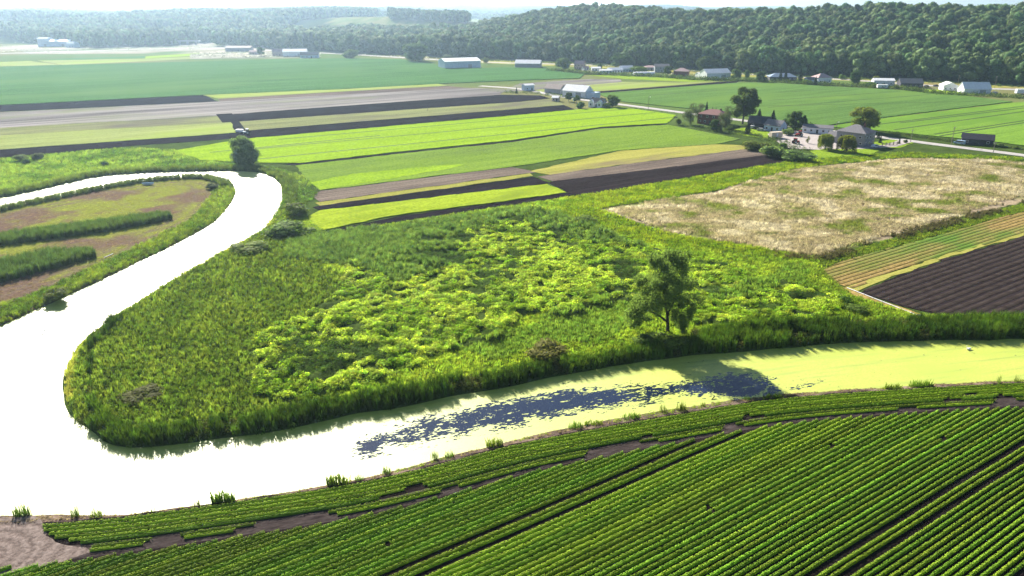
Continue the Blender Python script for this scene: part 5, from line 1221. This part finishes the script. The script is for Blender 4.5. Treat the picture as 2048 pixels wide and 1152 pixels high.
building('shed', 'low dark gabled shed right of the white hall', 'shed', 618, 116, 22, 12, 3.6, 3.2, 8, W_BLUE, R_GREY, 'gable', 3, 0, 0)
building('shed', 'tiny pale shed left of the far dark tree', 'shed', 508, 109, 12, 8, 3.6, 1.6, -8, W_PINK, R_PINK, 'gable', 2, 0, 0)
# hoop greenhouse
def hoop(px, py, L, r, rot, label):
    x, y = G(px, py); o = thing('hoop_greenhouse', label, 'greenhouse', (x, y + r * .4, 0), R(rot)); a = MB(); n = 12
    arc = [(r * math.cos(math.pi * i / n), r * .8 * math.sin(math.pi * i / n)) for i in range(n + 1)]
    vs = [(e * L / 2, p, q - .05) for e in (-1, 1) for p, q in arc]; a.add(vs, [tuple(range(n + 1)), tuple(reversed(range(n + 1, 2 * n + 2)))] + [(i, i + n + 1, i + n + 2, i + 1) for i in range(n)])
    a.build('cover', M_FILM, o)
    for k in range(7):
        xx = -L / 2 + L * k / 6; MB().tube([(xx, p * 1.012, q * 1.012) for p, q in arc], 0.06, 4).build('rib', M_FRAME, o)
    MB().box((L / 2 + .03, 0, 1.0), (.1, 1.6, 2.0)).build('door', M_FRAME, o)
hoop(1288, 151, 20, 4.2, 12, 'white plastic hoop greenhouse in the weedy grass')
# overpass far left
x, y = G(360, 90); br = thing('overpass', 'hazy grey road overpass below the far left wood', 'bridge', (x, y, 0), R(4))
MB().box((0, 0, 6.2), (66, 9, 1.3)).build('deck', W_GREY, br); MB().box((0, -4.4, 7.3), (66, .3, .8)).build('railing', W_GREY, br)
for k in range(5): MB().box((-26 + 13 * k, 0, 2.7), (1.5, 7, 5.7)).build('pier', W_GREY, br)

# ------------------------------------------------------------------ vehicles and yard things
def paint(name, col): return plain(name, col, 0.3, 0.5, 0.03)
M_TYRE = plain('tyre', (0.02, 0.02, 0.02), 0.9, 0.1); M_RIM = plain('rim', (0.4, 0.4, 0.42), 0.4, 0.5)
def wheel(root, x, y, r, w):
    t_ = MB(); n = 14; vs = [(x + r * math.cos(6.2832 * i / n), y + e * w / 2, r + r * math.sin(6.2832 * i / n)) for e in (-1, 1) for i in range(n)]
    t_.add(vs, [tuple(range(n)), tuple(reversed(range(n, 2 * n)))] + [(i, i + n, (i + 1) % n + n, (i + 1) % n) for i in range(n)]); q = t_.build('wheel', M_TYRE, root)
    s = 1 if y > 0 else -1; h = MB(); vs = [(x + r * .6 * math.cos(6.2832 * i / n), y + s * (w / 2 + e), r + r * .6 * math.sin(6.2832 * i / n)) for e in (-.02, .03) for i in range(n)]
    h.add(vs, [tuple(range(n)), tuple(reversed(range(n, 2 * n)))] + [(i, i + n, (i + 1) % n + n, (i + 1) % n) for i in range(n)]); h.build('rim', M_RIM, q)
def car(px, py, rot, mat, label, van=False, z=0.15):
    x, y = G(px, py); o = thing('car', label, 'car', (x, y, z), R(rot))
    b = MB(); prof = [(-2.2, .35), (2.2, .35), (2.25, .75), (1.3, .92), (.7, 1.45), (-1.2, 1.5), (-1.9, 1.0), (-2.25, .9)] if not van else [(-2.4, .35), (2.4, .35), (2.45, .95), (1.7, 1.15), (1.2, 1.85), (-2.35, 1.9)]
    b.prism(prof, -.86, .86); b.build('body', mat, o)
    g = MB(); gp = [(1.2, .95), (.66, 1.39), (-1.12, 1.43), (-1.75, 1.0)] if not van else [(1.62, 1.15), (1.15, 1.72), (-2.1, 1.72), (-2.1, 1.15)]
    for s in (-1, 1): MB().prism(gp, s * .87 - .012, s * .87 + .012).build('side_window', M_GLASS, o)
    for a in (-1.4, 1.4):
        for s in (-1, 1): wheel(o, a, s * .78, .34, .2)
    for s in (-1, 1): MB().box((2.24, s * .6, .7), (.06, .3, .16)).build('headlight', M_FRAME, o)
    return o
P_WH = paint('white_paint', (0.72, 0.73, 0.75)); P_BL = paint('pale_blue_paint', (0.35, 0.48, 0.62)); P_DK = paint('dark_paint', (0.03, 0.03, 0.04)); P_SV = paint('silver_paint', (0.42, 0.43, 0.45)); P_RD = paint('red_paint', (0.38, 0.03, 0.025)); P_GN = paint('tractor_blue', (0.30, 0.42, 0.48))
car(1918, 289, 131, P_BL, 'pale blue van driving on the gravel lane', True)
car(1750, 295, 30, P_WH, 'white car parked right of the grey house', z=0.02)
car(1514, 259, -30, P_DK, 'dark car parked left of the white cottage', z=0.02)
car(1522, 262, -30, P_SV, 'silver car parked nearest to the white cottage', z=0.02)
car(1505, 257, -30, P_WH, 'white car parked in front of the dark shed', z=0.02)
car(1853, 174, 10, P_DK, 'dark car behind the lawn right of the deck bungalow', z=0.02)
car(1872, 173, 10, P_DK, 'dark car near the main road left of the small white house', z=0.02)
car(1990, 187, 20, P_SV, 'silver car beside the ribbed metal barn', z=0.02)
car(1188, 198, -40, P_WH, 'white car parked at the barn annex by the lane', z=0.02)
def tractor(px, py, rot, mat, label, z=0.1):
    x, y = G(px, py); o = thing('tractor', label, 'tractor', (x, y, z), R(rot))
    MB().prism([(-.9, .75), (1.9, .75), (1.95, 1.35), (.2, 1.55), (-.9, 1.4)], -.42, .42).build('body', mat, o)
    c = MB().prism([(-1.0, 1.4), (.25, 1.5), (.1, 2.55), (-.95, 2.55)], -.65, .65).build('cab', M_GLASS, o); MB().box((-.42, 0, 2.64), (1.35, 1.5, .14)).build('cab_roof', mat, c)
    for s in (-1, 1): wheel(o, -.75, s * .85, .8, .45); wheel(o, 1.4, s * .75, .48, .3)
    MB().tube([(1.1, .25, 1.4), (1.1, .25, 2.3)], .05, 6).build('exhaust', M_TYRE, o)
tractor(494, 269, 180, P_GN, 'pale tractor on the dark track behind the lone willow', 0.2)
tractor(1591, 288, 20, P_RD, 'red tractor in the gravel yard, nearer the camera', 0.14)
tractor(1598, 273, 200, P_RD, 'dark red tractor at the back of the gravel yard', 0.14)
def trailer(px, py, L, W_, h, rot, mat, label, name='trailer'):
    x, y = G(px, py); o = thing(name, label, 'trailer', (x, y, 0.1), R(rot))
    MB().box((0, 0, .55 + h / 2), (L, W_, h)).build('box', mat, o); MB().box((0, 0, .46), (L * 1.02, W_ * .9, .16)).build('chassis', M_TYRE, o)
    for s in (-1, 1): wheel(o, -L * .2, s * W_ * .42, .36, .22); wheel(o, -L * .05, s * W_ * .42, .36, .22)
    MB().box((0, -W_ / 2 - .02, .55 + h * .45), (.9, .1, h * .8)).build('side_door', M_FRAME, o); MB().box((L / 2 + .7, 0, .5), (1.4, .12, .1)).build('drawbar', M_TYRE, o)
trailer(1551, 276, 6.2, 2.4, 2.4, 16, W_BEIGE, 'beige box trailer at the left corner of the gravel yard')
trailer(1764, 177, 8.0, 2.6, 2.4, -6, W_WHITE, 'white box trailer in front of the flat white shed')
trailer(2044, 188, 10, 2.8, 3.0, 0, W_WHITE, 'white box trailer at the right edge of the picture')
trailer(480, 266, 3.5, 2.0, 1.2, 170, P_WH, 'small white farm cart behind the pale tractor')
M_POLE = plain('pole_wood', (0.20, 0.17, 0.14), 0.9, 0.1)
for px, b, t_, lab, lamp in [(1902, 290, 253, 'tall utility pole beside the pale blue van', False), (1821, 284, 258, 'utility pole by the lane right of the yard fence', False), (1986, 306, 284, 'utility pole near the dark roadside shed', False), (1671, 266, 243, 'lamp pole between the bungalow and the grey house', True), (1296, 221, 193, 'lamp pole beside the lane in front of the green field', True), (1450, 151, 122, 'utility pole behind the long white barn', False), (1915, 171, 150, 'utility pole behind the small white house', False), (1989, 176, 152, 'utility pole right of the ribbed metal barn', False), (779, 114, 96, 'utility pole left of the large dark field-edge tree', False), (1024, 127, 110, 'utility pole behind the pale-roofed barn', False)]:
    x, y = G(px, b); h = HG(b, t_); o = thing('lamp_pole' if lamp else 'utility_pole', lab, 'pole', (x, y, 0)); MB().tube([(0, 0, -.3), (0, 0, h)], [.16, .10], 7).build('pole', M_POLE, o)
    if lamp: a = MB(); a.box((.4, 0, h - .1), (.8, .08, .08)); a.build('arm', M_POLE, o); MB().box((.8, 0, h - .25), (.6, .4, .28)).build('lamp', M_FRAME, o)
    else:
        q = MB().box((0, 0, h - .7), (2.2, .12, .14), .6).build('crossarm', M_POLE, o)
        for s in (-.9, -.3, .3, .9): MB().tube([(s * math.cos(.6), s * math.sin(.6), h - .63), (s * math.cos(.6), s * math.sin(.6), h - .42)], .06, 5).build('insulator', M_FRAME, q)
# yard fence
x, y = G(1764, 292); o = thing('fence', 'short brown wooden fence on the lawn right of the grey house', 'fence', (x, y, 0), R(18))
for k in range(5): MB().box((k * 2.2, 0, .75), (.3, .3, 1.7)).build('post', M_POLE, o)
for zz in (.5, 1.1): MB().box((4.4, -.17, zz), (8.9, .06, .2)).build('rail', M_POLE, o)
# pipes
M_PIPE = plain('pipe', (0.75, 0.75, 0.74), 0.4, 0.5, 0.05)
def pipe(a, b, r, label, z=.2):
    a = np.array(G(*a)); b = np.array(G(*b)); d = (b - a) / 8; o = thing('irrigation_pipe', label, 'pipe', (a[0], a[1], 0))
    for k in range(8):
        p = d * k; q = d * (k + 1); MB().tube([(p[0], p[1], z), (q[0], q[1], z)], r, 7).build('pipe_length', M_PIPE, o); MB().tube([(q[0] - d[0] * .02, q[1] - d[1] * .02, z), (q[0] + d[0] * .02, q[1] + d[1] * .02, z)], r * 1.5, 7).build('coupling', M_PIPE, o)
pipe((1694, 577), (1842, 635), .11, 'long white irrigation pipe beside the ploughed field')
pipe((208, 516), (226, 508), .08, 'short pale pipe lying on the peninsula', .12)
x, y = G(1838, 636); o = thing('pump', 'small dark pump at the end of the white pipe', 'pump', (x, y, 0)); MB().box((0, 0, .45), (.9, .6, .6)).build('motor', P_DK, o); MB().tube([(0, -.2, .6), (.5, -.3, .8), (.9, -.4, .2)], .09, 7).build('hose', M_TYRE, o); MB().box((0, 0, .1), (1.2, .8, .14)).build('base', M_POLE, o)
# boat and dock on the peninsula
x, y = G(296, 370); o = thing('rowboat', 'pale blue rowboat pulled up on the peninsula bank', 'boat', (x, y, 0.1), R(4))
hb = MB(); st = [(-2.2, .05, .5), (-1.6, .55, .12), (0, .72, 0), (1.5, .6, .08), (2.1, .45, .35)]; vs = []
for sx_, w_, kz in st: vs += [(sx_, -w_, .75), (sx_, -w_ * .55, kz), (sx_, w_ * .55, kz), (sx_, w_, .75)]
fs = [(4 * i + j, 4 * i + j + 1, 4 * i + j + 5, 4 * i + j + 4) for i in range(4) for j in range(3)] + [(16, 17, 18, 19)]
hb.add(vs, fs).build('hull', plain('boat_paint', (0.45, 0.58, 0.68), 0.4, 0.4, .06), o)
for a in (-.9, .6): MB().box((a, 0, .55), (.3, 1.25, .06)).build('seat', M_POLE, o)
x, y = G(415, 355); o = thing('dock', 'little plank dock at the tip of the peninsula', 'dock', (x, y, -.15), R(-5))
for k in range(7): MB().box((k * .32 - 1, 0, .3), (.28, 1.5, .06)).build('plank', M_BARKP, o)
for a in (-1, .9):
    for s in (-.6, .6): MB().tube([(a, s, -1.2), (a, s, .5)], .07, 6).build('pile', M_POLE, o)
# swan
x, y = G(1937, 699, WATER_Z); o = thing('swan', 'white swan swimming on the duckweed at the right', 'swan', (x, y, WATER_Z), R(200))
b = MB(); rings = [(-.62, .03, .30), (-.45, .14, .22), (-.2, .25, .16), (.1, .28, .14), (.35, .2, .16), (.5, .08, .22)]; n = 10; vs = []
for a, r, zc in rings: vs += [(a, r * math.cos(6.2832 * i / n), zc + r * .75 * math.sin(6.2832 * i / n)) for i in range(n)]
b.add(vs, [(k * n + i, k * n + (i + 1) % n, (k + 1) * n + (i + 1) % n, (k + 1) * n + i) for k in range(len(rings) - 1) for i in range(n)] + [tuple(range(n)), tuple(range(5 * n, 6 * n))])
b.tube([(.4, 0, .22), (.58, 0, .42), (.54, 0, .66), (.56, 0, .84), (.68, 0, .9), (.78, 0, .86)], [.09, .065, .05, .05, .06, .035], 8)
b.build('body', plain('swan_white', (0.8, 0.8, 0.78), .8, .2, .03), o, True); MB().tube([(.77, 0, .86), (.9, 0, .81)], [.03, .012], 6).build('beak', plain('beak', (0.6, 0.2, 0.04), .5), o)
# driftwood
def snag(px, py, s, label):
    x, y = G(px, py, WATER_Z); o = thing('driftwood', label, 'driftwood', (x, y, WATER_Z), .6); MB().tube([(-1.2 * s, 0, -.1), (0, .1, .15), (1.3 * s, .2, .5 * s)], [.1, .09, .04], 6).build('log', M_BARK, o); MB().tube([(.2, .1, .2), (.5, .5 * s, .9 * s)], [.06, .02], 5).build('branch', M_BARK, o)
snag(506, 378, 1.2, 'dark snag sticking out of the white river bend'); snag(1427, 798, .45, 'small dark snag on the duckweed near the crop rows')
x, y = G(855, 222); o = thing('stake', 'thin dark stake standing in the grey-green strip', 'stake', (x, y, 0.1)); MB().tube([(0, 0, -.2), (0, 0, 1.7)], [.12, .1], 6).build('post', P_DK, o); MB().box((0, 0, 1.7), (.5, .1, .3)).build('marker', P_DK, o)
# single reed clumps on the near bank
M_REEDC = leaf_mat('reed_clump_leaf', (0.085, 0.13, 0.018), var=0.3, trans=0.4, hue=0.02)
where = ['far left beside the dirt corner', 'slim, second from the dirt corner', 'third from the dirt corner', 'lone thin, above the first long rows', 'small, left of the largest left-hand reeds', 'largest of the left-hand group', 'wide dark, below the white water', 'low, right of the wide dark reeds', 'small yellowish, right of the wide dark reeds', 'thin, below the dark open water', 'short, below the dark open water', 'bright green, below the left end of open water', 'yellowish, left of a wider clump under the open water', 'wide, under the middle of the open water', 'bright low, under the right half of the open water', 'thin, left of a bushy clump at the tree reflection', 'bushy, below the tree reflection', 'tiny, right of the bushy clump below the tree reflection', 'small, under the tree shadow', 'wide, at the right end of the tree shadow', 'low, right of the straw bank middle', 'wide, among yellow duckweed at the right', 'single tall, near the right edge', 'slim, at the right edge of the picture']
for i, (px, b, t_, w) in enumerate([(45, 1029, 1003, 34), (150, 1030, 1004, 16), (193, 1030, 1011, 26), (307, 1022, 1002, 9), (393, 1008, 992, 15), (445, 1001, 974, 54), (676, 966, 941, 50), (718, 956, 944, 20), (772, 944, 927, 20), (869, 914, 895, 16), (900, 910, 898, 22), (990, 889, 870, 36), (1152, 853, 839, 30), (1186, 847, 836, 38), (1262, 834, 821, 36), (1326, 822, 804, 14), (1362, 818, 796, 20), (1408, 810, 799, 13), (1494, 799, 787, 14), (1546, 795, 780, 36), (1785, 775, 762, 34), (1843, 771, 755, 46), (1997, 765, 744, 9), (2034, 762, 745, 10)]):
    x, y = G(px, b); h = HG(b, t_); sp_r = w * MPP(b) / 2; vf = blades(int(18 + w * 2.2), h, 1.0, .09, .28, rt, .55); V = vf[0].copy(); V[:, 0] *= sp_r; V[:, 1] *= min(sp_r, .7)
    # keep blade width after the spread was scaled
    o = link('reed_clump', npmesh('reed_clump', V, vf[1], M_REEDC), loc=(x, y, -.35)); tag(o, 'reed clump on the near bank, ' + where[i], 'reeds', 'reed clumps on the near bank')

# ------------------------------------------------------------------ haze
m, t, o = newmat('haze'); pv = nd(t, 'ShaderNodeVolumePrincipled'); pv.inputs['Color'].default_value = (0.55, 0.77, 1.0, 1); pv.inputs['Density'].default_value = 0.00011; pv.inputs['Anisotropy'].default_value = 0.7
t.links.new(pv.outputs[0], o.inputs['Volume'])
hz = MB().box((0, 4500, 58), (15400, 10600, 124)).build('haze', m)
tag(hz, 'pale summer haze over the lowland', kind='stuff')
